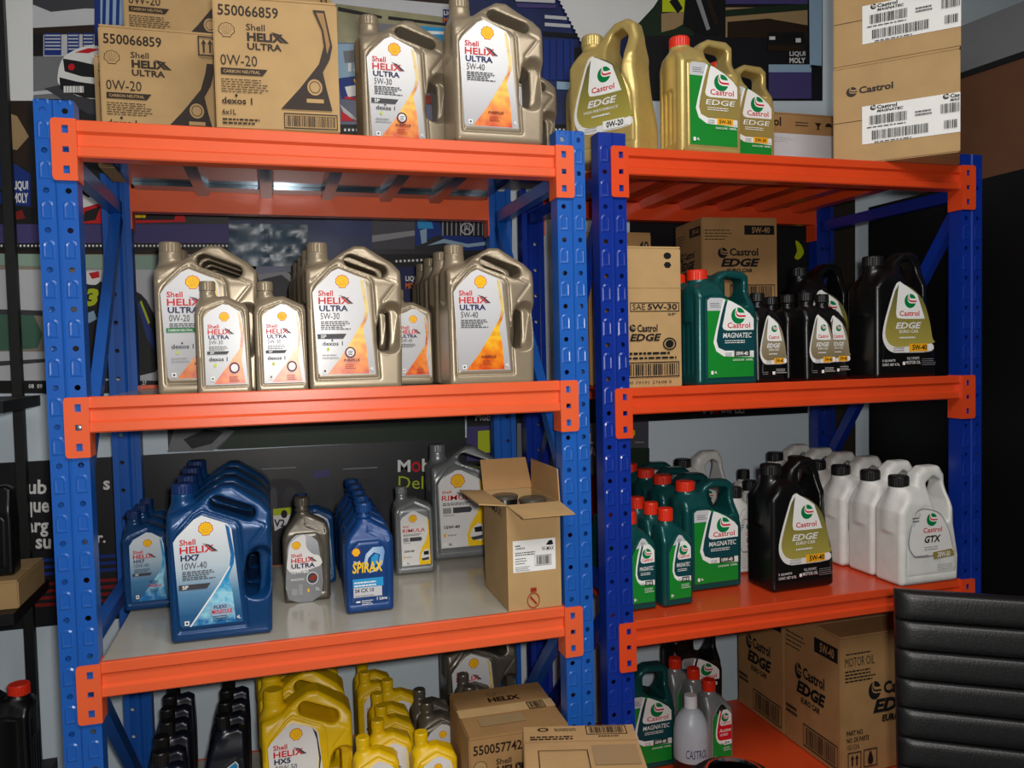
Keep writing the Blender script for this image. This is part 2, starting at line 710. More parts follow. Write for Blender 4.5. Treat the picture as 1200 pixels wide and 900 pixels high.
# --- four-litre jug with a sloping top handle and a grip hole in the side
W, H, D = 0.222, 0.350, 0.130
m = Mould(W, H, D, 0.0026)
out = m.poly([(.055, .03), (.945, .03), (.965, .45), (.965, .795), (.90, .845), (.625, .955), (.535, .955), (.40, .905), (.27, .84), (.05, .80)], 0.010)
panel = m.poly([(.085, .655), (.12, .70), (.28, .815), (.345, .835), (.66, .755), (.69, .72), (.735, .08), (.10, .08)], 0.002)
hy = np.full(m.X.shape, D / 2)
hy -= (D / 2 - 0.036) * sstep(m.V, .70, .97) * sstep(m.U + m.V * 0.2, .35, .6)
hy -= (D / 2 - 0.045) * sstep(m.V, .72, .92) * (1 - sstep(m.U + m.V * 0.2, .35, .6))
hy -= 0.0016 * (1 - sstep(panel, -0.001, 0.002))
hy -= 0.0034 * np.exp(-(panel / 0.0030) ** 2)
rim = m.poly([(.02, .70), (.32, .885), (.37, .89), (.70, .80), (.95, .72), (.80, .60), (.80, .02), (.02, .02)], 0.0)
hy -= 0.0022 * np.exp(-(rim / 0.0035) ** 2) * (m.V > .55)
grip = m.cap((.86, .33), (.90, .50), 0.030)
hy -= 0.030 * (1 - sstep(grip, -0.016, 0.006))
m.union(m.extrude(out, hy, 0.012))
m.union(m.column(.145, lambda v: 0.0255 + 0.012 * (1 - sstep(v, .78, .90)), .60, .945), 0.012)
m.cut(m.extrude(m.cap((.485, .878), (.79, .806), 0.0160), 0.2, 0.001), 0.007)
m.cut(m.extrude(m.poly([(.775, .28), (.835, .28), (.85, .36), (.845, .51), (.80, .51), (.765, .42)], 0.008), 0.2, 0.001), 0.006)
kind('jug4', W, H, D, m.mesh('jug_body'), cap_mesh('jug_cap', 0.0245, 0.024), .145, .938, -D / 2 + 0.0012)

# --- one-litre bottle with an off-centre neck
W, H, D = 0.117, 0.252, 0.076
m = Mould(W, H, D, 0.0021)
out = m.poly([(.09, .04), (.91, .04), (.90, .74), (.86, .775), (.56, .845), (.40, .84), (.12, .775), (.08, .72)], 0.008)
panel = m.poly([(.12, .70), (.18, .755), (.53, .815), (.84, .745), (.87, .70), (.90, .09), (.14, .09)], 0.001)
hy = np.full(m.X.shape, D / 2) - (D / 2 - 0.021) * sstep(m.V, .72, .90)
hy -= 0.0014 * (1 - sstep(panel, -0.001, 0.002))
hy -= 0.0022 * np.exp(-(panel / 0.0026) ** 2)
m.union(m.extrude(out, hy, 0.011))
m.union(m.column(.235, lambda v: 0.0165 + 0.008 * (1 - sstep(v, .80, .88)), .60, .93), 0.010)
kind('bottle1', W, H, D, m.mesh('bottle_body'), cap_mesh('bottle_cap', 0.0172, 0.021), .235, .917, -D / 2 + 0.0010)

# --- one-litre bottle with a middle neck and ribbed shoulders
W, H, D = 0.124, 0.268, 0.078
m = Mould(W, H, D, 0.0022)
out = m.poly([(.09, .04), (.90, .04), (.92, .40), (.92, .68), (.86, .74), (.58, .82), (.34, .81), (.14, .70), (.08, .62)], 0.008)
hy = np.full(m.X.shape, D / 2) - (D / 2 - 0.020) * sstep(m.V, .66, .86)
for k in range(3):
    l = m.cap((.50, .81 - .028 * k), (.86, .735 - .028 * k), 0.0015)
    hy -= 0.0022 * np.exp(-(l / 0.0022) ** 2)
panel = m.poly([(.12, .10), (.82, .10), (.84, .50), (.70, .66), (.30, .66), (.14, .58)], 0.002)
hy -= 0.0016 * np.exp(-(panel / 0.0026) ** 2)
m.union(m.extrude(out, hy, 0.012))
m.union(m.column(.44, lambda v: 0.0165 + 0.010 * (1 - sstep(v, .76, .86)) + 0.004 * np.exp(-((v - .885) / .008) ** 2), .55, .94), 0.010)
kind('bottle1r', W, H, D, m.mesh('bottle_body'), cap_mesh('bottle_cap', 0.020, 0.022), .44, .918, -D / 2 - 0.0002)

# --- four-litre jug with ribbed side column, sloping label shoulder and square loop handle
W, H, D = 0.190, 0.310, 0.112
m = Mould(W, H, D, 0.0025)
out = m.poly([(.06, .03), (.94, .03), (.955, .55), (.93, .62), (.925, .93), (.86, .96), (.60, .965), (.50, .935), (.40, .87), (.26, .87), (.07, .82)], 0.010)
panel = m.poly([(.14, .05), (.95, .05), (.95, .58), (.80, .66), (.55, .735), (.30, .765), (.14, .74)], 0.002)
hy = np.full(m.X.shape, D / 2)
edge = .80 - .20 * np.clip(m.U - .25, 0, 1)
hy -= (D / 2 - 0.026) * sstep(m.V - edge, -0.02, .16) * sstep(m.U, .25, .50)
hy -= (D / 2 - 0.036) * sstep(m.V, .74, .90) * (1 - sstep(m.U, .25, .50))
hy -= 0.0018 * (1 - sstep(panel, -0.001, 0.002))
hy -= 0.0022 * np.exp(-(panel / 0.003) ** 2)
m.union(m.extrude(out, hy, 0.013))
for yy in (-0.032, -0.011, 0.011, 0.032):      # grooves between the ribs on the left end
    g = np.hypot(m.x[:, None, None] + W / 2 - 0.0005, m.Y3 - yy) - 0.0045 + 0 * m.z[None, None, :]
    zz = np.maximum(0.03 - m.z, m.z - H * .72)[None, None, :]
    m.cut(np.maximum(g, zz), 0.003)
m.union(m.column(.19, lambda v: 0.0265 + 0.012 * (1 - sstep(v, .80, .90)), .55, .925), 0.012)
m.cut(m.extrude(m.poly([(.51, .80), (.58, .765), (.80, .715), (.815, .885), (.60, .90), (.55, .875)], 0.010), 0.2, 0.001), 0.008)
kind('cast4', W, H, D, m.mesh('jug_body'), cap_mesh('jug_cap', 0.0270, 0.029, 28), .19, .908, -D / 2 + 0.0012)

# --- one-litre version of it
W, H, D = 0.100, 0.262, 0.074
m = Mould(W, H, D, 0.0021)
out = m.poly([(.11, .04), (.89, .04), (.90, .62), (.86, .68), (.62, .785), (.44, .83), (.12, .82)], 0.008)
panel = m.poly([(.17, .06), (.91, .06), (.91, .61), (.80, .67), (.58, .75), (.42, .74), (.20, .62)], 0.001)
hy = np.full(m.X.shape, D / 2) - (D / 2 - 0.023) * sstep(m.V, .66, .86)
hy -= 0.0014 * (1 - sstep(panel, -0.001, 0.002))
hy -= 0.0018 * np.exp(-(panel / 0.0026) ** 2)
m.union(m.extrude(out, hy, 0.012))
m.union(m.column(.33, lambda v: 0.0185 + 0.008 * (1 - sstep(v, .76, .86)), .50, .90), 0.010)
kind('cast1', W, H, D, m.mesh('bottle_body'), cap_mesh('bottle_cap', 0.0205, 0.033, 24), .33, .874, -D / 2 + 0.0010)

# --- five-quart jug with a tall arched handle
W, H, D = 0.215, 0.370, 0.125
m = Mould(W, H, D, 0.0027)
out = m.poly([(.06, .03), (.94, .03), (.94, .20), (.90, .42), (.86, .62), (.865, .86), (.83, .94), (.75, .970), (.60, .960), (.48, .905), (.37, .82), (.20, .80), (.06, .70)], 0.011)
panel = m.poly([(.10, .10), (.93, .10), (.93, .22), (.86, .45), (.74, .62), (.62, .71), (.44, .755), (.34, .73), (.20, .56), (.12, .40)], 0.002)
hy = np.full(m.X.shape, D / 2)
hy -= (D / 2 - 0.027) * sstep(m.V + .12 * m.U, .74, .98)
hy -= (D / 2 - 0.034) * 0.5 * sstep(m.U, .72, .95) * sstep(m.V, .25, .5) * (1 - sstep(m.V, .66, .74))
hy -= 0.0022 * np.exp(-(panel / 0.0032) ** 2)
m.union(m.extrude(out, hy, 0.014))
m.union(m.column(.20, lambda v: 0.0285 + 0.016 * (1 - sstep(v, .70, .86)), .50, .895), 0.012)
m.cut(m.extrude(m.poly([(.585, .76), (.63, .68), (.705, .59), (.735, .70), (.735, .86), (.68, .90), (.61, .885), (.57, .82)], 0.011), 0.2, 0.001), 0.008)
kind('cast5', W, H, D, m.mesh('jug_body'), cap_mesh('jug_cap', 0.0300, 0.030, 30), .20, .880, -D / 2 - 0.0004)

# --- white jug with a rounder, lower handle
W, H, D = 0.205, 0.338, 0.112
m = Mould(W, H, D, 0.0027)
out = m.poly([(.06, .036), (.94, .036), (.95, .22), (.87, .50), (.86, .70), (.85, .90), (.79, .955), (.58, .955), (.47, .91), (.40, .80), (.22, .78), (.06, .62)], 0.012)
panel = m.poly([(.10, .09), (.93, .09), (.93, .26), (.84, .48), (.66, .63), (.40, .66), (.22, .60), (.12, .42)], 0.002)
hy = np.full(m.X.shape, D / 2)
hy -= (D / 2 - 0.026) * sstep(m.V + .10 * m.U, .70, .94)
hy -= 0.0016 * np.exp(-(panel / 0.003) ** 2)
m.union(m.extrude(out, hy, 0.016))
m.union(m.column(.20, lambda v: 0.0275 + 0.016 * (1 - sstep(v, .62, .82)), .45, .845), 0.014)
m.cut(m.extrude(m.poly([(.585, .70), (.67, .58), (.77, .55), (.79, .70), (.775, .85), (.70, .875), (.60, .83)], 0.010), 0.2, 0.001), 0.008)
kind('gtx5', W, H, D, m.mesh('jug_body'), cap_mesh('jug_cap', 0.0285, 0.032, 30), .20, .825, -D / 2 - 0.0004)

# --- one-quart bottle with an arched front
W, H, D = 0.100, 0.250, 0.078
m = Mould(W, H, D, 0.0021)
out = m.poly([(.11, .04), (.89, .04), (.90, .50), (.84, .66), (.68, .78), (.52, .82), (.12, .80), (.09, .60)], 0.008)
panel = m.poly([(.20, .10), (.90, .10), (.90, .48), (.82, .64), (.66, .76), (.54, .79), (.44, .76), (.26, .50)], 0.001)
hy = np.full(m.X.shape, D / 2) - (D / 2 - 0.021) * sstep(m.V, .68, .88)
hy -= 0.0026 * np.exp(-(panel / 0.003) ** 2)
m.union(m.extrude(out, hy, 0.012))
m.union(m.column(.32, lambda v: 0.0185 + 0.010 * (1 - sstep(v, .72, .84)), .50, .91), 0.010)
kind('cast1q', W, H, D, m.mesh('bottle_body'), cap_mesh('bottle_cap', 0.0200, 0.024, 24), .32, .904, -D / 2 - 0.0003)

# --- slim black bottle with a stepped shoulder
W, H, D = 0.112, 0.270, 0.070
m = Mould(W, H, D, 0.0023)
out = m.poly([(.09, .04), (.91, .04), (.92, .50), (.90, .84), (.80, .865), (.56, .85), (.34, .80), (.16, .62), (.08, .45)], 0.007)
panel = m.poly([(.22, .10), (.80, .10), (.82, .56), (.74, .60), (.28, .48)], 0.002)
hy = np.full(m.X.shape, D / 2) - (D / 2 - 0.019) * sstep(m.V, .62, .90)
hy -= 0.0018 * np.exp(-(panel / 0.0026) ** 2)
m.union(m.extrude(out, hy, 0.010))
m.union(m.column(.47, lambda v: 0.0170 + 0.006 * (1 - sstep(v, .80, .88)), .60, .93), 0.008)
kind('moto1', W, H, D, m.mesh('bottle_body'), cap_mesh('bottle_cap', 0.0185, 0.030, 22), .47, .888, -D / 2 - 0.0003)


# ------------------------------------------------------------------ label prints
ramp_mat('lab_silver', 'Z', 0.05, 0.28, [(0, (176, 176, 180)), (0.6, (206, 207, 210)), (1, (222, 222, 224))], 0.24)
ramp_mat('lab_silver_small', 'Z', 0.02, 0.20, [(0, (176, 176, 180)), (0.6, (200, 201, 204)), (1, (214, 214, 216))], 0.30)
ramp_mat('lab_flame', 'Z', 0.03, 0.20, [(0, (206, 66, 8)), (0.3, (240, 140, 20)), (0.55, (250, 196, 40)), (0.75, (196, 96, 20)), (1, (226, 200, 120))], 0.3, noise=0.9, nscale=34)
ramp_mat('lab_flame_small', 'Z', 0.02, 0.15, [(0, (206, 66, 8)), (0.3, (240, 130, 20)), (0.55, (238, 150, 40)), (0.75, (186, 70, 20)), (1, (226, 170, 90))], 0.3, noise=0.9, nscale=50)
ramp_mat('lab_sky', 'Z', 0.06, 0.26, [(0, (40, 92, 140)), (0.25, (90, 140, 178)), (0.55, (190, 206, 216)), (1, (228, 231, 233))], 0.3)
ramp_mat('lab_sky_small', 'Z', 0.02, 0.18, [(0, (24, 74, 120)), (0.35, (70, 124, 164)), (0.7, (180, 198, 210)), (1, (214, 220, 224))], 0.3)
ramp_mat('lab_splash', 'Z', 0.03, 0.22, [(0, (24, 110, 176)), (0.3, (160, 222, 240)), (0.5, (50, 160, 214)), (0.75, (24, 116, 182)), (1, (30, 96, 156))], 0.3, noise=0.6, nscale=70)
ramp_mat('lab_lemon', 'Z', 0.03, 0.22, [(0, (236, 188, 10)), (0.4, (246, 222, 80)), (1, (238, 236, 214))], 0.3)
ramp_mat('lab_goldfade', 'Z', 0.09, 0.26, [(0, (170, 158, 74)), (0.5, (140, 132, 62)), (1, (96, 96, 60))], 0.3)
ramp_mat('lab_goldfade_small', 'Z', 0.05, 0.17, [(0, (120, 104, 72)), (0.6, (152, 142, 118)), (1, (120, 112, 96))], 0.3)
ramp_mat('lab_steel', 'Z', 0.03, 0.18, [(0, (110, 112, 116)), (0.5, (136, 138, 142)), (1, (190, 192, 196))], 0.3)
ramp_mat('lab_swoosh', 'X', -0.05, 0.05, [(0, (40, 110, 190)), (0.5, (190, 214, 236)), (1, (60, 130, 200))], 0.3)


def lab_helix4(sub, grade, base='lab_silver', flame='lab_flame', sp=True, dex=True, green=False, flexi=False, hx5=False):
    k = KIND['jug4']
    a = Art(face_fn(k['W'], k['H'], k['yl']))
    J = lambda x, y: ((x - 65) / 370, 1 - (y - 165) / 560)
    P = lambda pts: [J(*p) for p in pts]
    B = lambda x0, y0, x1, y1: (*J(x0, y1), *J(x1, y0))
    a.poly(P([(90, 358), (104, 338), (165, 280), (192, 268), (282, 304), (296, 324), (326, 668), (112, 668), (104, 660)]), base)
    if hx5:
        a.poly(P([(290, 330), (302, 420), (296, 480), (318, 668), (150, 668), (228, 610), (278, 520), (292, 440)]), flame)
        a.poly(P([(272, 300), (290, 322), (304, 430), (298, 470), (290, 500), (296, 430), (288, 350)]), 'p_dark')
    else:
        a.poly(P([(274, 305), (288, 318), (304, 420), (300, 450), (280, 500), (292, 560), (300, 665), (138, 665), (196, 596), (244, 524), (284, 460), (290, 420)]), flame)
    if flexi:
        a.poly(P([(136, 667), (142, 667), (248, 526), (288, 462), (284, 460), (242, 524)]), 'p_white')
    a.pecten(*J(205, 316), 26 / 370, 26 / 560)
    a.text('Shell', *B(112, 350, 168, 371), 'p_red', 0.018)
    a.text('HELIX', *B(112, 376, 232, 401), 'p_red', 0.02)
    a.poly(P([(190, 368), (215, 374), (246, 400), (232, 400), (212, 380)]), 'p_dark')
    a.text(sub, *B(114, 406, 114 + 22 * len(sub), 428), 'p_navy', 0.03)
    a.text(grade, *B(118, 434, 118 + 14.5 * len(grade), 458), 'p_dark', 0.0)
    a.lines(*B(118, 462, 234, 497), 5, 'p_dark', 0.5, 5)
    if green:
        a.poly(P([(106, 482), (222, 482), (208, 498), (106, 498)]), 'p_green')
        a.text('CARBON NEUTRAL', *B(112, 486, 200, 494), 'p_white', 0.01)
    if sp:
        a.poly(P([(104, 513), (216, 513), (202, 532), (104, 532)]), 'p_dark')
        a.text('SP', *B(116, 516, 138, 529), 'p_white', 0.02)
    if dex:
        a.text('dexos 1', *B(122, 541, 200, 557), 'p_dark', 0.02)
        a.disc(*J(160, 537), 4 / 370, 4 / 560, 'p_dark', 8)
        a.disc(*J(143, 570), 5 / 370, 7 / 560, 'p_lime', 8)
        a.lines(*B(120, 584, 190, 606), 2, 'p_grey', 0.4, 8)
        a.ring(*J(228, 584), 21 / 370, 21 / 560, 0.22, 'p_navy')
        a.disc(*J(228, 584), 15 / 370, 15 / 560, 'p_white', 16)
        a.lines(*B(219, 575, 238, 594), 3, 'p_navy', 0.5, 2)
    if flexi:
        a.poly(smooth_loop(P([(210, 612), (226, 596), (270, 594), (292, 610), (288, 634), (250, 644), (216, 634)]), 3), 'p_skyblue')
        a.text('FLEXI', *B(224, 598, 268, 610), 'p_navy', 0.02)
        a.text('MOLECULE', *B(216, 614, 288, 628), 'p_red', 0.03)
        a.lines(*B(220, 632, 282, 654), 3, 'p_navy', 0.45, 4)
    elif not hx5:
        a.text('PUREPLUS', *B(202, 608, 264, 618), 'p_brown', 0.02)
        a.lines(*B(206, 624, 250, 645), 3, 'p_brownred', 0.4, 4)
    a.rect(*B(120, 644, 136, 660), 'p_white')
    a.rect(*B(124, 648, 132, 656), 'p_dark')
    a.text('4L', *B(304, 641, 318, 653), 'p_white', 0.02)
    return a.mesh('label_print')


def lab_helix1(sub, grade, base='lab_silver_small', flame='lab_flame_small', dex=True, flexi=False, sp=True):
    k = KIND['bottle1']
    a = Art(face_fn(k['W'], k['H'], k['yl']))
    J = lambda x, y: ((x - 730) / 225, 1 - (y - 405) / 430)
    P = lambda pts: [J(*p) for p in pts]
    B = lambda x0, y0, x1, y1: (*J(x0, y1), *J(x1, y0))
    a.poly(P([(768, 548), (786, 524), (845, 494), (870, 498), (914, 524), (922, 550), (938, 796), (768, 796)]), base)
    a.poly(P([(905, 520), (914, 540), (926, 600), (922, 650), (914, 700), (926, 792), (800, 792), (862, 718), (908, 660), (914, 610)]), flame)
    a.pecten(*J(850, 541), 20 / 225, 18 / 430)
    a.text('Shell', *B(783, 570, 828, 585), 'p_red', 0.018)
    a.text('HELIX', *B(783, 588, 874, 607), 'p_red', 0.02)
    a.poly(P([(846, 582), (862, 588), (888, 606), (876, 606), (860, 592)]), 'p_dark')
    a.text(sub, *B(785, 610, 785 + 16.5 * len(sub), 625), 'p_navy', 0.03)
    a.text(grade, *B(787, 629, 787 + 11 * len(grade), 644), 'p_dark', 0.0)
    a.lines(*B(786, 648, 862, 666), 3, 'p_dark', 0.45, 5)
    if sp:
        a.poly(P([(778, 670), (866, 670), (856, 682), (778, 682)]), 'p_dark')
        a.text('SP', *B(790, 672, 806, 680), 'p_white', 0.02)
    if dex:
        a.text('dexos 1', *B(784, 692, 858, 707), 'p_dark', 0.03)
        a.disc(*J(808, 722), 6 / 225, 7 / 430, 'p_lime', 8)
        a.ring(*J(884, 733), 21 / 225, 21 / 430, 0.25, 'p_navy')
        a.disc(*J(884, 733), 14 / 225, 14 / 430, 'p_white', 14)
    if flexi:
        a.text('FLEXI', *B(856, 706, 892, 718), 'p_navy', 0.02)
        a.text('MOLECULE', *B(850, 722, 906, 734), 'p_red', 0.03)
        a.lines(*B(854, 738, 898, 754), 2, 'p_navy', 0.45, 4)
    else:
        a.lines(*B(862, 762, 904, 784), 3, 'p_brownred', 0.45, 4)
    a.rect(*B(790, 764, 804, 780), 'p_white')
    a.rect(*B(794, 768, 800, 776), 'p_dark')
    return a.mesh('label_print')


def lab_rimula(kname):
    k = KIND[kname]
    a = Art(face_fn(k['W'], k['H'], k['yl']))
    # fractions of the front
    o = 0.0 if kname == 'jug4' else 0.10
    r = 0.74 if kname == 'jug4' else 0.88
    t = 0.80 if kname == 'jug4' else 0.74
    X = lambda u: 0.09 + o * 0.6 + (r - 0.09 - o * 0.6) * u
    Z = lambda v: 0.09 + (t - 0.09) * v
    P = lambda pts: [(X(u), Z(v)) for u, v in pts]
    B = lambda u0, v0, u1, v1: (X(u0), Z(v0), X(u1), Z(v1))
    a.poly(P([(0, .82), (.06, .88), (.38, .98), (.50, .98), (.92, .85), (.96, .80), (1, .02), (.03, .02)]), 'p_pale')
    a.poly(P([(.90, .85), (.96, .80), (1, .02), (.62, .02), (.60, .16), (.68, .30), (.84, .44), (.93, .60)]), 'p_yellow')
    a.poly(P([(.72, .24), (.84, .30), (.95, .28), (.97, .12), (.90, .08), (.70, .10), (.66, .16)]), 'p_pale')
    a.poly(P([(.76, .25), (.93, .26), (.94, .19), (.77, .19)]), 'p_black')
    a.poly(P([(.68, .13), (.95, .15), (.93, .10), (.72, .09)]), 'p_dark')
    ar = k['W'] / k['H']
    a.pecten(X(.42), Z(.85), .10, .10 * ar)
    a.text('Shell', *B(.07, .70, .27, .735), 'p_red', 0.015)
    a.text('RIMULA', *B(.06, .61, .82, .675), 'p_red', 0.008, 0.06)
    a.lines(*B(.08, .55, .74, .59), 2, 'p_dark', 0.5, 6)
    a.rect(*B(.08, .45, .26, .52), 'p_grey')
    a.poly(P([(.30, .45), (.68, .45), (.72, .485), (.68, .52), (.30, .52)]), 'p_dark')
    a.lines(*B(.09, .42, .36, .44), 1, 'p_grey', 0.6, 9)
    a.text('15W-40', *B(.10, .26, .44, .30), 'p_black', 0.03)
    a.rect(*B(.08, .16, .13, .20), 'p_amber')
    a.lines(*B(.17, .17, .40, .20), 1, 'p_grey', 0.5, 3)
    a.rect(*B(.08, .05, .15, .09), 'p_white')
    a.text('6L' if kname == 'jug4' else '1L', *B(.19, .05, .27, .085), 'p_dark', 0.02)
    return a.mesh('label_print')


def lab_racing():
    k = KIND['bottle1r']
    a = Art(face_fn(k['W'], k['H'], k['yl']))
    J = lambda x, y: ((x - 160) / 210, 1 - (y - 370) / 410)
    P = lambda pts: [J(*p) for p in pts]
    B = lambda x0, y0, x1, y1: (*J(x0, y1), *J(x1, y0))
    a.poly(smooth_loop(P([(182, 762), (182, 600), (188, 550), (215, 515), (262, 510), (300, 530), (318, 570), (322, 760)]), 3), 'lab_steel')
    a.poly(smooth_loop(P([(190, 655), (186, 590), (200, 540), (240, 514), (262, 516), (264, 560), (290, 590), (318, 600), (320, 640)]), 3), 'p_pale')
    a.pecten(*J(222, 551), 19 / 210, 17 / 410)
    a.text('Shell', *B(198, 584, 244, 598), 'p_red', 0.018)
    a.text('HELIX', *B(198, 602, 294, 621), 'p_red', 0.02)
    a.poly(P([(268, 598), (284, 602), (308, 620), (296, 620), (280, 606)]), 'p_dark')
    a.text('ULTRA', *B(198, 624, 298, 643), 'p_navy', 0.03)
    a.text('10W-60', *B(198, 648, 270, 664), 'p_white', 0.02)
    a.text('RACING', *B(196, 682, 250, 691), 'p_white', 0.01)
    a.ring(*J(286, 686), 25 / 210, 25 / 410, 0.12, 'p_pale')
    a.disc(*J(286, 686), 21 / 210, 21 / 410, 'p_dark', 18)
    a.poly(P([(272, 690), (284, 676), (300, 672), (304, 682), (290, 696)]), 'p_brownred')
    a.rect(*B(196, 722, 220, 748), 'p_grey')
    a.rect(*B(226, 706, 243, 748), 'p_grey')
    a.rect(*B(262, 726, 272, 740), 'p_amber')
    a.text('1L', *B(300, 724, 316, 736), 'p_pale', 0.01)
    return a.mesh('label_print')


def lab_spirax():
    k = KIND['bottle1r']
    a = Art(face_fn(k['W'], k['H'], k['yl']))
    J = lambda x, y: ((x - 415) / 220, 1 - (y - 415) / 420)
    P = lambda pts: [J(*p) for p in pts]
    B = lambda x0, y0, x1, y1: (*J(x0, y1), *J(x1, y0))
    a.poly(P([(500, 640), (510, 605), (540, 580), (585, 580), (592, 600), (582, 650), (560, 672), (520, 680), (560, 655), (572, 610), (545, 600), (520, 620), (512, 650)]), 'lab_swoosh')
    a.poly(P([(530, 660), (532, 620), (550, 606), (566, 610), (560, 640), (545, 655)]), 'p_cyan')
    a.pecten(*J(468, 594), 18 / 220, 17 / 420)
    a.text('Shell', *B(456, 628, 484, 638), 'p_white', 0.018)
    a.text('SPIRAX', *B(450, 634, 582, 676), 'p_yellow', 0.025, 0.12)
    a.rect(*B(450, 698, 582, 732), 'p_cyan')
    a.lines(*B(456, 704, 572, 728), 2, 'p_white', 0.5, 3)
    a.rect(*B(452, 732, 575, 770), 'p_silver')
    a.text('S4 CX 10', *B(458, 736, 540, 752), 'p_dark', 0.03)
    a.lines(*B(458, 756, 560, 768), 1, 'p_grey', 0.5, 3)
    a.rect(*B(462, 784, 480, 790), 'p_white')
    a.lines(*B(486, 778, 536, 800), 3, 'p_white', 0.35, 6)
    a.text('1 Litre', *B(552, 774, 596, 786), 'p_white', 0.02)
    return a.mesh('label_print')


def lab_castrol_panel(kname, body_top, name, ncol, band, strip, grade, gbox, low, sp_mat, fine='p_white'):
    """label with a corner wedge, white emblem field, colour band and lower field"""
    k = KIND[kname]
    a = Art(face_fn(k['W'], k['H'], k['yl']))
    ar = k['W'] / k['H']
    big = kname == 'cast4'
    if big:
        R = lambda u, v: (0.165 + 0.755 * u, 0.07 + 0.68 * v)
    else:
        R = lambda u, v: (0.22 + 0.66 * u, 0.08 + 0.66 * v)
    P = lambda pts: [R(*p) for p in pts]
    B = lambda u0, v0, u1, v1: (*R(u0, v0), *R(u1, v1))
    if big:
        outl = [(0, 0), (1, 0), (1, .74), (.93, .80), (.72, .90), (.46, .98), (.30, 1.0), (.06, 1.0), (0, .97)]
        white = [(.315, .64), (.34, .605), (.42, .59), (1, .595), (1, .735), (.92, .80), (.72, .89), (.52, .955), (.44, .972), (.405, .90)]
        wedge = [(0, .84), (.34, .84), (.38, .985), (.30, 1.0), (.06, 1.0), (0, .97)]
    else:
        outl = [(0, 0), (1, 0), (1, .80), (.92, .85), (.60, .985), (.46, 1.0), (.36, .96), (.10, .80), (0, .72)]
        white = [(.37, .66), (.41, .625), (.48, .61), (1, .615), (1, .795), (.92, .84), (.78, .895), (.53, .895), (.47, .82)]
        wedge = [(.18, .84), (.80, .87), (.60, .985), (.46, 1.0), (.36, .96)]
    a.poly(P(outl), low)
    a.poly(P(wedge), sp_mat)
    a.lines(*B(.06 if big else .40, .88, .30 if big else .62, .95), 3, 'p_dark', 0.35, 3)
    # curved white edge and colour band
    s = [(.34, .985), (.26, .80), (.16, .56), (.12, .44), (.18, .33), (.34, .265), (1, .245), (1, .335), (.42, .345), (.27, .42), (.24, .50), (.28, .62), (.37, .84), (.40, .97)]
    if not big:
        s = [(.38, .90), (.26, .76), (.16, .56), (.14, .44), (.22, .34), (.36, .285), (1, .27), (1, .345), (.46, .355), (.30, .43), (.28, .52), (.34, .66), (.46, .85)]
    a.poly(P(s), strip)
    if big:
        a.poly(P([(.385, .975), (.30, .80), (.215, .58), (.185, .46), (.225, .375), (.37, .335), (1, .328), (1, .64), (.60, .80)]), band)
    else:
        a.poly(P([(.44, .89), (.33, .74), (.235, .56), (.215, .45), (.27, .375), (.40, .345), (1, .338), (1, .66), (.62, .80)]), band)
    a.poly(P(white), 'p_white')
    ra = 0.115 if big else 0.135
    c = R(.66, .775 if big else .755)
    a.swirl(c[0], c[1], ra, ra * ar)
    a.text('Castrol', *B(.42, .62 if big else .635, .92, .69 if big else .69), 'p_red', 0.012)
    a.text(name, *B(.32, .495, .95, .56), ncol, 0.008, 0.15)
    a.lines(*B(.36, .43, .90, .48), 2, fine, 0.4, 4)
    a.rect(*B(.56, .26, .90, .335), gbox[0])
    a.text(grade, *B(.60, .272, .86, .322), gbox[1], 0.03)
    a.rect(*B(.905, .265, .985, .33), 'p_pale')
    a.lines(*B(.36, .275, .54, .325), 2, 'p_grey', 0.4, 4)
    a.text('GASOLINE · DIESEL', *B(.52, .205, .97, .228), 'p_white', 0.01) if big else a.lines(*B(.52, .16, .97, .24), 3, 'p_white', 0.3, 4)
    a.rect(*B(.05, .04, .10, .085), 'p_white')
    a.text('4L' if big else '1L', *B(.12, .05, .18, .08), 'p_white', 0.02)
    return a.mesh('label_print')


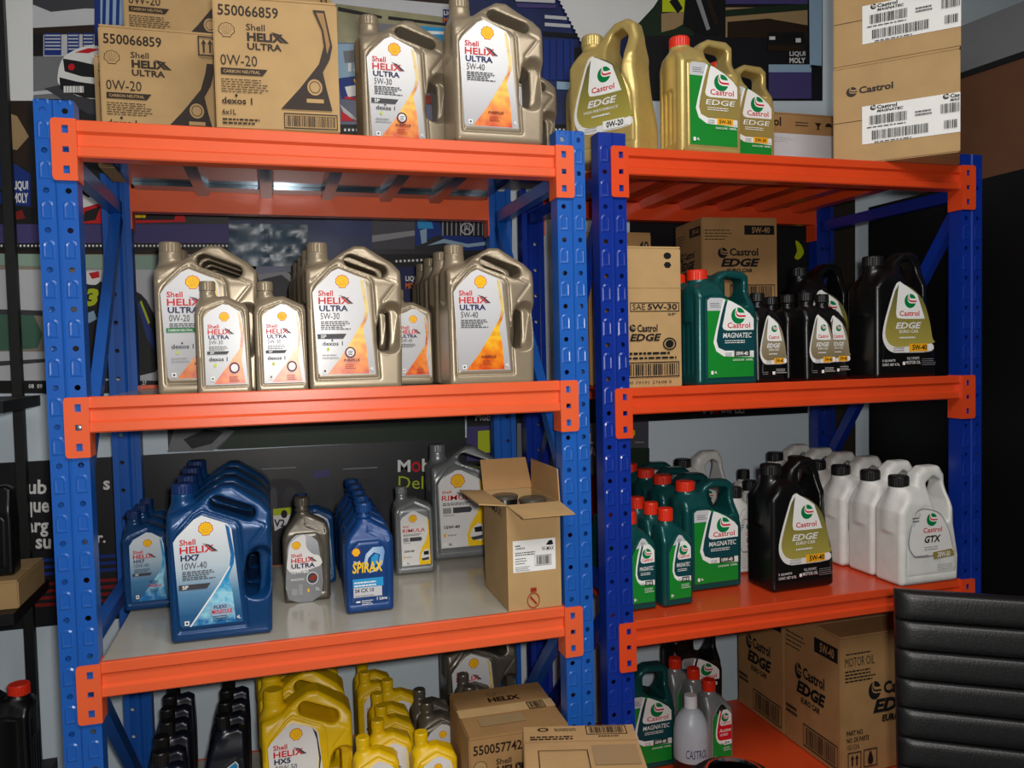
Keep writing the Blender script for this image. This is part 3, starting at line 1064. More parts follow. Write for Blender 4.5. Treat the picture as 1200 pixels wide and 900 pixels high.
def lab_edge5(kname='cast5', grade='5W-40', goldbody=False):
    k = KIND[kname]
    a = Art(face_fn(k['W'], k['H'], k['yl']))
    ar = k['W'] / k['H']
    small = kname == 'cast1q'
    if small:
        R = lambda u, v: (0.12 + (u - .06) * 1.02, v * 0.98 + 0.01)
    else:
        R = lambda u, v: (u + 0.02, v)
    P = lambda pts: [R(*p) for p in pts]
    B = lambda u0, v0, u1, v1: (*R(u0, v0), *R(u1, v1))
    a.poly(smooth_loop(P([(.30, .735), (.17, .55), (.09, .40), (.08, .31), (.14, .24), (.24, .205), (.40, .20), (.87, .205), (.875, .27), (.60, .27), (.45, .40), (.40, .70)]), 3), 'p_pale')
    a.poly(smooth_loop(P([(.33, .72), (.21, .56), (.135, .42), (.12, .34), (.17, .28), (.26, .25), (.40, .245), (.90, .27), (.89, .31), (.84, .45), (.74, .60), (.55, .70)]), 3),
           'lab_goldfade_small' if small else 'lab_goldfade')
    a.poly(smooth_loop(P([(.345, .735), (.40, .735), (.62, .66), (.66, .62), (.755, .475), (.74, .462), (.36, .465), (.30, .49), (.30, .55)]), 4), 'p_white')
    c = R(.525, .60)
    a.swirl(c[0], c[1], .095, .095 * ar)
    a.text('Castrol', *B(.345, .485, .67, .525), 'p_red', 0.015)
    a.text('EDGE', *B(.28, .385, .70, .435), 'p_pale', 0.03, 0.25)
    if goldbody:
        a.text('HIGH PERFORMANCE', *B(.22, .345, .72, .365), 'p_pale', 0.01, 0.2)
    else:
        a.text('EURO CAR', *B(.34, .352, .65, .376), 'p_white', 0.012, 0.1)
    a.lines(*B(.34, .31, .66, .335), 1, 'p_pale', 0.5, 4)
    a.rect(*B(.50, .208, .80, .268), 'p_amber' if not goldbody else 'p_white')
    a.text(grade, *B(.55, .217, .79, .26), 'p_black', 0.03)
    a.rect(*B(.805, .212, .87, .262), 'p_white')
    a.lines(*B(.24, .215, .46, .255), 2, 'p_grey', 0.35, 4)
    if not small and not goldbody:
        a.text('5 QUARTS', *B(.06, .13, .27, .15), 'p_pale', 0.01)
        a.text('CONT. NET 4.73L', *B(.06, .10, .34, .12), 'p_pale', 0.01)
        a.text('FULL SYNTHETIC', *B(.46, .145, .66, .165), 'p_pale', 0.0)
        a.text('MOTOR OIL', *B(.44, .11, .68, .135), 'p_pale', 0.01)
        a.rect(*B(.385, .105, .425, .13), 'p_white')
        a.lines(*B(.70, .10, .94, .16), 4, 'p_grey', 0.25, 4)
    elif small:
        a.lines(*B(.55, .10, .90, .16), 3, 'p_pale', 0.25, 4)
        a.rect(*B(.44, .085, .52, .12), 'p_white')
        a.lines(*B(.14, .09, .34, .13), 2, 'p_grey', 0.3, 4)
    return a.mesh('label_print')


def lab_gtx(kname='gtx5'):
    k = KIND[kname]
    a = Art(face_fn(k['W'], k['H'], k['yl']))
    ar = k['W'] / k['H']
    small = kname != 'gtx5'
    if small:
        R = lambda u, v: (0.16 + 0.80 * u, 0.02 + v * 0.95)
    else:
        R = lambda u, v: (u, v)
    P = lambda pts: [R(*p) for p in pts]
    B = lambda u0, v0, u1, v1: (*R(u0, v0), *R(u1, v1))
    a.poly(smooth_loop(P([(.22, .60), (.12, .44), (.11, .34), (.17, .27), (.30, .235), (.86, .25), (.88, .31), (.80, .47), (.66, .60), (.45, .65), (.30, .65)]), 4), 'p_grey')
    a.poly(smooth_loop(P([(.23, .595), (.14, .44), (.13, .345), (.18, .285), (.30, .25), (.86, .262), (.865, .31), (.79, .465), (.65, .59), (.45, .638), (.31, .638)]), 4), 'p_pale')
    a.poly(P([(.16, .53), (.30, .63), (.33, .60), (.20, .50)]), 'p_silver')
    a.lines(*B(.18, .545, .32, .60), 2, 'p_dark', 0.4, 3)
    c = R(.51, .555)
    a.swirl(c[0], c[1], .09, .09 * ar)
    a.text('Castrol', *B(.36, .448, .68, .49), 'p_red', 0.012)
    a.text('GTX', *B(.38, .36, .66, .42), 'p_black', 0.03, 0.2)
    a.lines(*B(.38, .30, .66, .34), 2, 'p_grey', 0.35, 3)
    a.poly(P([(.54, .215), (.90, .23), (.86, .29), (.52, .275)]), 'p_gold')
    a.text('20W-50', *B(.60, .228, .82, .272), 'p_white', 0.02, 0.1)
    a.lines(*B(.20, .25, .50, .275), 1, 'p_grey', 0.4, 3)
    a.lines(*B(.60, .12, .92, .18), 3, 'p_grey', 0.25, 3)
    return a.mesh('label_print')


def lab_moto():
    k = KIND['moto1']
    a = Art(face_fn(k['W'], k['H'], k['yl']))
    a.poly([(.26, .11), (.78, .11), (.80, .55), (.74, .585), (.30, .465), (.26, .42)], 'p_white')
    a.poly([(.28, .115), (.76, .115), (.78, .54), (.735, .57), (.31, .455), (.28, .415)], 'p_cyan')
    a.disc(.68, .50, .04, .04 * k['W'] / k['H'], 'p_white', 10)
    a.lines(.34, .20, .70, .38, 3, 'p_white', 0.3, 3)
    return a.mesh('label_print')


LAB = {}
LAB['ultra_0w20'] = lab_helix4('ULTRA', '0W-20', sp=False, green=True)
LAB['ultra_5w30'] = lab_helix4('ULTRA', '5W-30')
LAB['ultra_5w40'] = lab_helix4('ULTRA', '5W-40', sp=False, dex=False)
LAB['hx7_4'] = lab_helix4('HX7', '10W-40', 'lab_sky', 'lab_splash', dex=False, flexi=True)
LAB['hx5_4'] = lab_helix4('HX5', '20W-50', 'p_pale', 'lab_lemon', dex=False, hx5=True)
LAB['ultra1_5w30'] = lab_helix1('ULTRA', '5W-30')
LAB['ultra1_5w40'] = lab_helix1('ULTRA', '5W-40', dex=False, sp=False)
LAB['hx7_1'] = lab_helix1('HX7', '10W-40', 'lab_sky_small', 'lab_splash', dex=False, flexi=True)
LAB['hx5_1'] = lab_helix1('HX5', '20W-50', 'p_pale', 'lab_lemon', dex=False)
LAB['rimula4'] = lab_rimula('jug4')
LAB['rimula1'] = lab_rimula('bottle1')
LAB['racing'] = lab_racing()
LAB['spirax'] = lab_spirax()
LAB['magnatec4'] = lab_castrol_panel('cast4', 0, 'MAGNATEC', 'p_white', 'p_teal', 'p_white', '10W-40', ('p_darkgreen', 'p_white'), 'p_leaf', 'p_silver')
LAB['magnatec1'] = lab_castrol_panel('cast1', 0, 'MAGNATEC', 'p_white', 'p_teal', 'p_white', '10W-40', ('p_darkgreen', 'p_white'), 'p_leaf', 'p_silver')
LAB['edgegold4'] = lab_castrol_panel('cast4', 0, 'EDGE', 'p_white', 'p_gold', 'p_white', '5W-30', ('p_amber', 'p_black'), 'p_leaf', 'p_silver')
LAB['active1'] = lab_castrol_panel('cast1', 0, 'Active', 'p_white', 'p_red', 'p_white', '20W-40', ('p_white', 'p_dark'), 'p_leaf', 'p_black')
LAB['crb4'] = lab_castrol_panel('cast4', 0, 'CRB', 'p_white', 'p_black', 'p_white', '15W-40', ('p_grey', 'p_white'), 'p_teal', 'p_grey')
LAB['edge5'] = lab_edge5('cast5')
LAB['edge5gold'] = lab_edge5('cast5', '0W-20', True)
LAB['edge1'] = lab_edge5('cast1q')
LAB['gtx5'] = lab_gtx('gtx5')
LAB['gtx1'] = lab_gtx('cast1')
LAB['moto'] = lab_moto()


def bottle(name, kd, body, cap, lab, x, y, z, rz, label, cat='oil jug', group=None):
    """x, y: middle of the base"""
    k = KIND[kd]
    t = empty(name, (x, y, z), rz)
    tag(t, label, cat, group)
    link('body', k['body'], t, M[body])
    c = link('cap', k['cap'], t, M[cap])
    c.location = k['cap_at']
    if lab:
        link('label_print', LAB[lab], t)
    return t


ORD = ['front', 'second', 'third', 'fourth', 'fifth', 'sixth', 'seventh']

# ------------------------------------------------------------------ the place
WALL_Y = 0.88


def struct(name, mb, m):
    return tag(mb.build(name, m), kind='structure')


b = MB(); b.box(-2.5, 4.2, -4.5, WALL_Y + .1, -0.1, 0.0); struct('floor', b, M['floor_tile'])
b = MB(); b.box(-2.5, 4.2, WALL_Y, WALL_Y + .1, 0.0, 3.0); struct('wall_back', b, M['wall_paint'])
b = MB(); b.box(-2.5, 4.2, -4.5, WALL_Y + .1, 3.0, 3.1); struct('ceiling', b, M['ceiling_white'])
b = MB(); b.box(4.1, 4.2, -4.5, WALL_Y, 0.0, 3.0); struct('wall_right', b, M['wall_dark'])
b = MB(); b.box(-2.5, -2.4, -4.5, WALL_Y, 0.0, 3.0); struct('wall_left', b, M['wall_paint'])
b = MB(); b.box(-2.5, 4.2, -4.6, -4.5, 0.0, 3.0); struct('wall_front', b, M['wall_paint'])

# ------------------------------------------------------------------ racks
BL, PW, PD = 1.05, 0.074, 0.046      # beam length, post width, post depth


def post_mesh(name, height, flip=False, PITCH_H=.081, ph=.025):
    """perforated channel post: x 0..PW, face at y = 0, channel behind; flip puts the face at the back"""
    b = MB()
    t = 0.003
    cell = 0.033
    cols = [(0.0, cell), (PW - cell, PW)]
    n = int(height / PITCH_H)
    z = 0.0
    rh = 0.0062
    shift = ph - .020
    for (x0, x1) in cols:
        if shift > 0:
            b.add([(x0, 0, 0), (x1, 0, 0), (x1, 0, shift), (x0, 0, shift)], [(0, 1, 2, 3)])
        xc = (x0 + x1) / 2
        for i in range(n + 1):
            z0, z1 = shift + i * PITCH_H, min(shift + (i + 1) * PITCH_H, height)
            z0 = max(z0, 0.0)
            if z1 - z0 < 0.002:
                continue
            zc = shift + i * PITCH_H + 0.020
            if zc - .018 < 0:
                b.add([(x0, 0, z0), (x1, 0, z0), (x1, 0, z1), (x0, 0, z1)], [(0, 1, 2, 3)])
                continue
            if zc + .020 > z1:
                b.add([(x0, 0, z0), (x1, 0, z0), (x1, 0, z1), (x0, 0, z1)], [(0, 1, 2, 3)])
                continue
            zt = zc + 0.018                      # square cell with the hole, then the plain piece above
            ring = [(xc + rh * math.cos(math.pi * (k + .5) / 4), zc + rh * math.sin(math.pi * (k + .5) / 4)) for k in range(8)]
            outr = []
            for k in range(8):
                a = math.pi * (k + .5) / 4
                dx, dz = math.cos(a), math.sin(a)
                s = min((cell / 2) / max(abs(dx), 1e-6), 0.018 / max(abs(dz), 1e-6))
                outr.append((xc + dx * s, zc + dz * s))
            # corners closed by extra points
            vs = [(p[0], 0, p[1]) for p in ring] + [(p[0], 0, p[1]) for p in outr]
            fs = [(k, (k + 1) % 8, 8 + (k + 1) % 8, 8 + k) for k in range(8)]
            vs += [(x1, 0, zc + .018), (x0, 0, zc + .018), (x0, 0, zc - .018), (x1, 0, zc - .018)]
            fs += [(8, 16, 9), (10, 17, 11), (12, 18, 13), (14, 19, 15)]
            vs += [(p[0], t, p[1]) for p in ring]
            fs += [(k, 20 + k, 20 + (k + 1) % 8, (k + 1) % 8) for k in range(8)]
            b.add(vs, fs)
            if zc - .018 > z0 + 1e-4:
                b.add([(x0, 0, z0), (x1, 0, z0), (x1, 0, zc - .018), (x0, 0, zc - .018)], [(0, 1, 2, 3)])
            b.add([(x0, 0, zt), (x1, 0, zt), (x1, 0, z1), (x0, 0, z1)], [(0, 1, 2, 3)])
            # pressed tab above each hole: arched outline, raised
            za, zb = zt + 0.004, z1 - 0.001 + 0.002
            w = 0.0120
            po = [(xc - w, za), (xc + w, za), (xc + w, zb - w * .8)] + [(xc + w * math.cos(q), zb - w * .8 + w * .8 * math.sin(q)) for q in (0.6, 1.2, 1.94, 2.54)] + [(xc - w, zb - w * .8)]
            cz = (za + zb) / 2
            k = len(po)
            vs = [(p[0], 0.0, p[1]) for p in po] + [(xc + (p[0] - xc) * .72, -0.0017, cz + (p[1] - cz) * .82) for p in po] + [(xc + (p[0] - xc) * .50, -0.0008, cz + (p[1] - cz) * .62) for p in po]
            fs = [(i2, (i2 + 1) % k, k + (i2 + 1) % k, k + i2) for i2 in range(k)]
            fs += [(k + i2, k + (i2 + 1) % k, 2 * k + (i2 + 1) % k, 2 * k + i2) for i2 in range(k)]
            fs += [tuple(range(2 * k, 3 * k))]
            b.add(vs, fs)
    # rounded rib between the two perforated strips
    xs = [cell, cell + .003, PW / 2, PW - cell - .003, PW - cell]
    ys = [0, -0.0022, -0.003, -0.0022, 0]
    for i in range(4):
        b.add([(xs[i], ys[i], 0), (xs[i + 1], ys[i + 1], 0), (xs[i + 1], ys[i + 1], height), (xs[i], ys[i], height)], [(0, 1, 2, 3)])
    # side flanges, returns, foot and top edge
    b.box(0, 0.0025, 0.0002, PD, 0, height)
    b.box(PW - .0025, PW, 0.0002, PD, 0, height)
    b.box(0.0025, 0.016, PD - .0025, PD, 0, height)
    b.box(PW - .016, PW - .0025, PD - .0025, PD, 0, height)
    b.box(-.01, PW + .01, -.01, PD + .01, -0.001, 0.004)
    if flip:
        b.v = [(p[0], PD - p[1], p[2]) for p in b.v]
        b.f = [tuple(reversed(f)) for f in b.f]
    return b.mesh(name, fixn=False)


def beam_prof(h):
    d = 0.044
    return [(.002, 0.0), (0.0, -.002), (0.0, -h * .30), (.008, -h * .37), (.008, -h * .66), (0.0, -h * .73), (0.0, -h + .003), (.003, -h), (d, -h), (d, -.012), (.012, -.012), (.012, 0.0)]


def end_plate_mesh(name, ht, side):
    """hooked end plate: front leaf over the post face with two slots and a pin hole, side leaf behind it"""
    b = MB()
    w, y0, y1 = 0.043, -0.0075, -0.0035
    s = -1 if side == 'l' else 1
    # front leaf from strips around the three openings (x measured away from the beam)
    def q(x0, x1, z0, z1):
        b.box(min(s * x0, s * x1), max(s * x0, s * x1), y0, y1, z0, z1)
    hx0, hx1 = 0.0105, 0.0225
    q(0, hx0, -ht, 0)
    q(hx1, w - .006, -ht, 0)
    b.prism([(s * (w - .006), 0), (s * (w - .002), -.002), (s * w, -.008), (s * w, -ht + .008), (s * (w - .002), -ht + .002), (s * (w - .006), -ht)], 'y', y0, y1)
    zz = [0, -.014, -.030, -ht / 2 + .006, -ht / 2 - .006, -ht + .030, -ht + .014, -ht]
    for i in range(0, 8, 2):
        q(hx0, hx1, zz[i + 1], zz[i])
    # fold into the side leaf
    b.box(min(0, -s * .004), max(0, -s * .004), y0, .046, -ht, 0)
    return b.mesh(name)


def make_rack(name, x0, blue, orange, levels, bh, top, depth, label, shelf, ribbed_top, pitch, ph, drop):
    r = empty(name, (x0, 0, 0))
    tag(r, label, 'rack')
    pf, pb = post_mesh('post', top, False, pitch, ph), post_mesh('post', top - .01, True, pitch, ph)
    for me in (pf, pb):
        me.materials.append(M[blue])
    for xx in (-PW, BL):
        o = link('post', pf, r); o.location = (xx, 0, 0)
        o = link('post', pb, r); o.location = (xx, depth, 0)
        # side frame: level struts and diagonals
        xm = xx + PW / 2
        zs = [0.18, 0.835, 1.885]
        for z in zs:
            b = MB(); b.bar((xm, PD - .004, z), (xm, depth + .004, z), 0.030, 0.034); b.build('side_strut', M[blue], r)
        up_ = ((depth + .01, 1.86), (PD - .01, 1.06)) if x0 == 0 else ((PD - .01, 1.86), (depth + .01, 1.00))
        for (ya, za), (yb, zb) in (up_, ((PD - .01, .80), (depth + .01, .22))):
            b = MB(); b.bar((xm, ya, za), (xm, yb, zb), 0.026, 0.034, up=(0, 1, 0)); b.build('diagonal_brace', M[blue], r)
    ht = 0.126
    pl = {s: end_plate_mesh('end_plate', ht, s) for s in 'lr'}
    for s in 'lr':
        pl[s].materials.append(M[orange])
    bb = MB(); bb.prism(beam_prof(bh), 'x', 0.002, BL - .002)
    bm_front = bb.mesh('beam', [M[orange]])
    bb = MB(); bb.prism([(depth + PD - y, z) for y, z in beam_prof(bh)], 'x', 0.002, BL - .002)
    bm_back = bb.mesh('beam', [M[orange]])
    pin = MB(); pin.lathe([(.0052, 0), (.0052, .0016), (.003, .0022)], 10); pinme = pin.mesh('bolt', [M['bolt_steel']], True)
    for li, z in enumerate(levels):
        f = link('beam', bm_front, r); f.location = (0, -0.0005, z)
        g = link('beam', bm_back, r); g.location = (0, 0, z)
        for s, xx in (('l', 0), ('r', BL)):
            p = link('end_plate', pl[s], f); p.location = (xx, 0, 0)
            q = link('end_plate', pl[s], g); q.location = (xx, depth + PD, 0); q.scale = (1, -1, 1)
            if (li, s) == (1, 'l') and x0 == 0:
                k = link('bolt', pinme, f); k.location = (xx - .0165, -.0055, -ht / 2); k.rotation_euler = (math.pi / 2, 0, 0)
        # deck: tray with folded ribs underneath
        deck = shelf[li]
        z = z - drop[li]
        y0, y1 = 0.014, depth + PD - .014
        if ribbed_top and li == 0:
            b = MB(); b.box(.004, BL - .004, y0, y1, z - .006, z - .001); o = b.build('shelf_deck', M[deck], r)
            for k in range(5):
                xc = BL * (k + 1) / 6.0 + (.02 if k < 4 else .0)
                b = MB()
                b.prism([(xc - .022, z - .006), (xc + .022, z - .006), (xc + .016, z - .028), (xc - .016, z - .028)], 'y', y0 + .03, y1 - .03)
                b.build('deck_rib', M[deck], r)
            b = MB(); b.box(.02, BL - .02, y1 - .10, y1 - .035, z - .016, z - .0065); b.build('deck_rib', M['shelf_steel'], r)
        elif li == 0:
            n = 7
            for k in range(n):
                a = .004 + (BL - .008) * k / n
                b = MB(); b.prism([(a + .002, z - .001), (a + (BL - .008) / n - .002, z - .001), (a + (BL - .008) / n - .002, z - .006), (a + .105, z - .006), (a + .092, z - .030), (a + .050, z - .030), (a + .038, z - .006), (a + .002, z - .006)], 'y', y0, y1)
                b.build('deck_plank', M[deck], r)
        else:
            b = MB(); b.box(.004, BL - .004, y0, y1, z - .007, z - .001); b.build('shelf_deck', M[deck], r)
            for k in range(3):
                xc = BL * (k + 1) / 4.0
                b = MB(); b.box(xc - .02, xc + .02, y0 + .03, y1 - .03, z - .03, z - .0072); b.build('deck_rib', M[deck], r)
    return r


L1, L2, L3, L4 = 1.953, 1.382, 0.818, 0.251
R1, R2, R3, R4 = 1.959, 1.357, 0.759, 0.160
DEP = 0.64
RX = BL + 0.184
LIFT = .0006
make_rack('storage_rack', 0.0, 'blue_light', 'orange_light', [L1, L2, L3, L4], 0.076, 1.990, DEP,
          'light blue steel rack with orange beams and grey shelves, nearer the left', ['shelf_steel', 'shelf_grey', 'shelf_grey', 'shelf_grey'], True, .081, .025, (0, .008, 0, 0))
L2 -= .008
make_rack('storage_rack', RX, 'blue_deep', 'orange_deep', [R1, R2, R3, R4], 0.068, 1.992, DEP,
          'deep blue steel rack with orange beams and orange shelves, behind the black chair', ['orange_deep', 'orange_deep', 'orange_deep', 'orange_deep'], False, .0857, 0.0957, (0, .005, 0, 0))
R2 -= .005
L1, L2, L3, L4, R1, R2, R3, R4 = (v + LIFT for v in (L1, L2, L3, L4, R1, R2, R3, R4))

# ------------------------------------------------------------------ bottles on the left rack
def front(kd, xl_xr_center, yfront):
    return xl_xr_center, yfront + KIND[kd]['D'] / 2


def row(n, name, kd, body, cap, lab, x, yf, z, pitch, what, cat, group, dx=0.0, rz=0.0, jit=0.006):
    rnd = random.Random(hash((what, n)) if False else len(what) * 7 + n)
    for i in range(n):
        xx, yy = front(kd, x + dx * i + (rnd.uniform(-jit, jit) if i else 0), yf + pitch * i)
        lb = ('%s, front of its row' % what) if i == 0 else ('%s, %s back in its row' % (what, ORD[i]))
        if n == 1:
            lb = what
        bottle(name, kd, body, cap, lab, xx, yy, z, rz + (rnd.uniform(-.03, .03) if i else 0), lb, cat, group)


G = 0.0005
# top deck
row(1, 'oil_jug', 'jug4', 'champagne', 'champagne_cap', 'ultra_5w30', .712, .155, L1, 0, 'champagne oil jug reading 5W-30 on the top shelf beside the cartons', 'oil jug', None, rz=.03)
row(1, 'oil_jug', 'jug4', 'champagne', 'champagne_cap', 'ultra_5w40', .912, .004, L1, 0, 'champagne oil jug reading 5W-40 at the edge of the top shelf', 'oil jug', None)
row(1, 'oil_jug', 'jug4', 'champagne', 'champagne_cap', 'ultra_5w40', 1.098, .42, R1 + .0003, 0, 'champagne oil jug half hidden behind the post between both racks, on top', 'oil jug', None)
# second deck
row(4, 'oil_jug', 'jug4', 'champagne', 'champagne_cap', 'ultra_0w20', .232, .105, L2, .138, 'champagne jug of the 0W-20 row', 'oil jug', 'champagne 0W-20 jugs on the second shelf')
row(4, 'oil_jug', 'jug4', 'champagne', 'champagne_cap', 'ultra_5w30', .563, .075, L2, .142, 'champagne jug of the middle 5W-30 row', 'oil jug', 'champagne 5W-30 jugs on the second shelf', dx=-.008, jit=.001)
row(4, 'oil_jug', 'jug4', 'champagne', 'champagne_cap', 'ultra_5w40', .899, .075, L2, .142, 'champagne jug of the 5W-40 row by the post', 'oil jug', 'champagne 5W-40 jugs on the second shelf', dx=.0, jit=.002)
row(1, 'oil_bottle', 'bottle1', 'champagne', 'champagne_cap', 'ultra1_5w30', .271, .012, L2, 0, 'small champagne bottle reading 5W-30 standing before the 0W-20 jug', 'oil bottle', None)
row(1, 'oil_bottle', 'bottle1', 'champagne', 'champagne_cap', 'ultra1_5w30', .393, .018, L2, 0, 'small champagne bottle with a flash glare beside the big 5W-30 jug', 'oil bottle', None)
row(1, 'oil_bottle', 'bottle1', 'champagne', 'champagne_cap', 'ultra1_5w40', .727, .25, L2, 0, 'small champagne bottle standing back between the 5W-30 and 5W-40 jugs', 'oil bottle', None)
# third deck
row(4, 'oil_jug', 'jug4', 'shell_blue', 'shell_blue_cap', 'hx7_4', .243, .058, L3, .140, 'large blue oil jug reading 10W-40', 'oil jug', 'large blue oil jugs on the third shelf')
row(3, 'oil_bottle', 'bottle1', 'shell_blue', 'shell_blue_cap', 'hx7_1', .048, .345, L3, .085, 'small blue bottle left of the large blue jugs', 'oil bottle', 'small blue bottles on the third shelf', dx=.004)
row(1, 'oil_bottle', 'bottle1r', 'dark_pewter', 'dark_pewter', 'racing', .440, .272, L3, 0, 'dark pewter bottle reading 10W-60 beside the large blue jug', 'oil bottle', None)
row(5, 'oil_bottle', 'bottle1r', 'spirax_blue', 'spirax_blue', 'spirax', .585, .125, L3, .100, 'bright blue bottle with yellow lettering', 'oil bottle', 'bright blue bottles with yellow lettering', dx=.003)
row(1, 'oil_bottle', 'bottle1', 'shell_blue', 'shell_blue_cap', 'hx7_1', .466, .42, L3, 0, 'blue bottle with a small scallop mark behind the dark pewter bottle', 'oil bottle', None)
row(1, 'oil_bottle', 'bottle1', 'silver_grey', 'silver_grey', 'rimula1', .748, .425, L3, 0, 'small silver bottle with yellow truck label', 'oil bottle', None)
row(1, 'oil_jug', 'jug4', 'silver_grey', 'silver_grey', 'rimula4', .935, .545, L3, 0, 'large silver jug with yellow truck label behind the open carton', 'oil jug', None)
# bottom deck
row(6, 'oil_bottle', 'moto1', 'charcoal_blue', 'black_cap', 'moto', .088, .155, L4, .083, 'black bottle in the leftmost row of the bottom shelf', 'oil bottle', 'black bottles of the leftmost bottom row', dx=-.004)
row(4, 'oil_bottle', 'moto1', 'charcoal_blue', 'black_cap', 'moto', .218, .310, L4, .083, 'black bottle with blue label beside the yellow jugs', 'oil bottle', 'black bottles beside the yellow jugs', jit=.002)
row(3, 'oil_jug', 'jug4', 'yellow_plastic', 'yellow_plastic', 'hx5_4', .424, .200, L4, .140, 'large yellow oil jug on the bottom shelf', 'oil jug', 'large yellow oil jugs', dx=-.007, jit=.002)
yb = [(.556, .141), (.603, .222), (.622, .302), (.622, .385), (.661, .468), (.604, .549), (.605, .632), (.699, .118)]
ylab = ['small yellow bottle at the front beside the large yellow jug', 'small yellow bottle, second from the front of the yellow cluster',
        'small yellow bottle, third from the front of the yellow cluster', 'small yellow bottle, fourth from the front of the yellow cluster',
        'small yellow bottle standing to the right within the yellow cluster', 'small yellow bottle, second from the back of the yellow cluster',
        'small yellow bottle at the very back of the yellow cluster', 'small yellow bottle standing alone before the grey bottles']
for (px_, py_), lb in zip(yb, ylab):
    bottle('oil_bottle', 'bottle1', 'yellow_plastic', 'yellow_plastic', 'hx5_1', px_ + .031, py_, L4, 0.0, lb, 'oil bottle', 'small yellow bottles')
row(2, 'oil_bottle', 'bottle1', 'dark_pewter', 'dark_pewter', 'ultra1_5w40', .776, .245, L4, .090, 'small grey bottle beside the yellow bottles', 'oil bottle', 'small grey bottles on the bottom shelf')
row(2, 'oil_bottle', 'bottle1', 'dark_pewter', 'dark_pewter', 'ultra1_5w40', .909, .305, L4, .090, 'small grey bottle just behind the numbered carton', 'oil bottle', 'small grey bottles behind the carton')
row(1, 'oil_jug', 'jug4', 'dark_pewter', 'dark_pewter', 'ultra_5w40', .955, .49, L4, 0, 'large grey oil jug at the back of the bottom shelf', 'oil jug', None)

# ------------------------------------------------------------------ bottles on the right rack
t5 = KIND['cast5']
bottle('oil_jug', 'cast5', 'gold_plastic', 'gold_plastic', 'edge5gold', 1.283, .178, R1, -.95, 'large gold jug reading 0W-20 turned aside, with gold cap', 'oil jug')
row(1, 'oil_jug', 'cast4', 'gold_plastic', 'red_cap', 'edgegold4', 1.487, .022, R1, 0, 'gold jug with red cap and green label, reading 5W-30', 'oil jug', None, rz=.05)
row(1, 'oil_jug', 'cast4', 'gold_plastic', 'red_cap', 'edgegold4', 1.690, .165, R1, 0, 'gold jug with red cap standing behind, beside the white-labelled carton', 'oil jug', None, rz=.05)
row(1, 'oil_jug', 'cast4', 'gold_plastic', 'red_cap', 'edgegold4', 1.325, .31, R1, 0, 'gold jug with red cap hidden behind the large gold jug', 'oil jug', None)
# second deck
row(2, 'oil_jug', 'cast4', 'green_teal', 'red_cap', 'magnatec4', 1.535, .030, R2, .125, 'teal green jug with red cap on the second shelf', 'oil jug', 'teal jugs on the second shelf', rz=.05)
row(3, 'oil_bottle', 'cast1q', 'black_plastic', 'black_cap', 'edge1', 1.690, .060, R2, .085, 'small black bottle next to the teal green jug', 'oil bottle', 'small black bottles by the teal jug', dx=.004)
row(3, 'oil_bottle', 'cast1q', 'black_plastic', 'black_cap', 'edge1', 1.838, .045, R2, .085, 'small black bottle in the middle pair', 'oil bottle', 'small black bottles of the middle pair', dx=.002)
row(2, 'oil_bottle', 'cast1q', 'black_plastic', 'black_cap', 'edge1', 1.945, .115, R2, .085, 'small black bottle tucked left of the big black jug', 'oil bottle', 'small black bottles by the black jug', dx=.01)
row(2, 'oil_jug', 'cast5', 'black_plastic', 'black_cap', 'edge5', 2.125, .035, R2, .30, 'large black jug on the second shelf', 'oil jug', 'large black jugs on the second shelf', dx=-.03)
# third deck
row(3, 'oil_bottle', 'cast1', 'green_teal', 'red_cap', 'magnatec1', 1.398, .066, R3, .088, 'small teal bottle with red cap, inner row', 'oil bottle', 'small teal bottles of the inner row', rz=.06)
row(3, 'oil_bottle', 'cast1', 'green_teal', 'red_cap', 'magnatec1', 1.290, .066, R3, .088, 'small teal bottle with red cap, row beside the post', 'oil bottle', 'small teal bottles beside the post', rz=.04)
row(4, 'oil_jug', 'cast4', 'green_teal', 'red_cap', 'magnatec4', 1.562, .160, R3, .130, 'large teal jug with red cap on the third shelf', 'oil jug', 'large teal jugs on the third shelf', rz=.04)
row(1, 'oil_jug', 'cast5', 'black_plastic', 'black_cap', 'edge5', 1.800, .075, R3, 0, 'large black jug on the third shelf among the white ones', 'oil jug', None, rz=.04)
row(6, 'oil_jug', 'gtx5', 'white_plastic', 'black_cap', 'gtx5', 2.165, -.010, R3, .117, 'white jug with black cap', 'oil jug', 'white jugs with black caps', dx=-.002)
row(1, 'oil_jug', 'gtx5', 'white_plastic', 'black_cap', 'gtx5', 1.78, .565, R3, 0, 'white jug at the back behind the teal jugs', 'oil jug', None)
for i, (x_, y_) in enumerate([(1.745, .31), (1.855, .40), (1.965, .30), (1.965, .45), (1.962, .60)]):
    bottle('oil_bottle', 'cast1', 'white_plastic', 'black_cap', 'gtx1', x_, y_, R3, 0.0,
           ['small white bottle right behind the teal jug', 'small white bottle in the middle of the little white group', 'small white bottle behind the black jug',
            'small white bottle farther behind the black jug', 'small white bottle at the back by the wall'][i], 'oil bottle', 'small white bottles')
# bottom deck
row(1, 'oil_jug', 'cast4', 'green_teal', 'red_cap', 'magnatec4', 1.435, .34, R4, 0, 'teal jug behind the post on the bottom shelf', 'oil jug', None)
row(3, 'oil_bottle', 'cast1', 'silver_plastic', 'red_cap', 'active1', 1.655, .290, R4, .095, 'silver bottle with red cap', 'oil bottle', 'silver bottles with red caps', dx=-.006, rz=.05)
row(1, 'oil_jug', 'cast4', 'black_plastic', 'red_cap', 'crb4', 1.735, .56, R4, 0, 'dark jug at the back behind the silver bottles', 'oil jug', None)
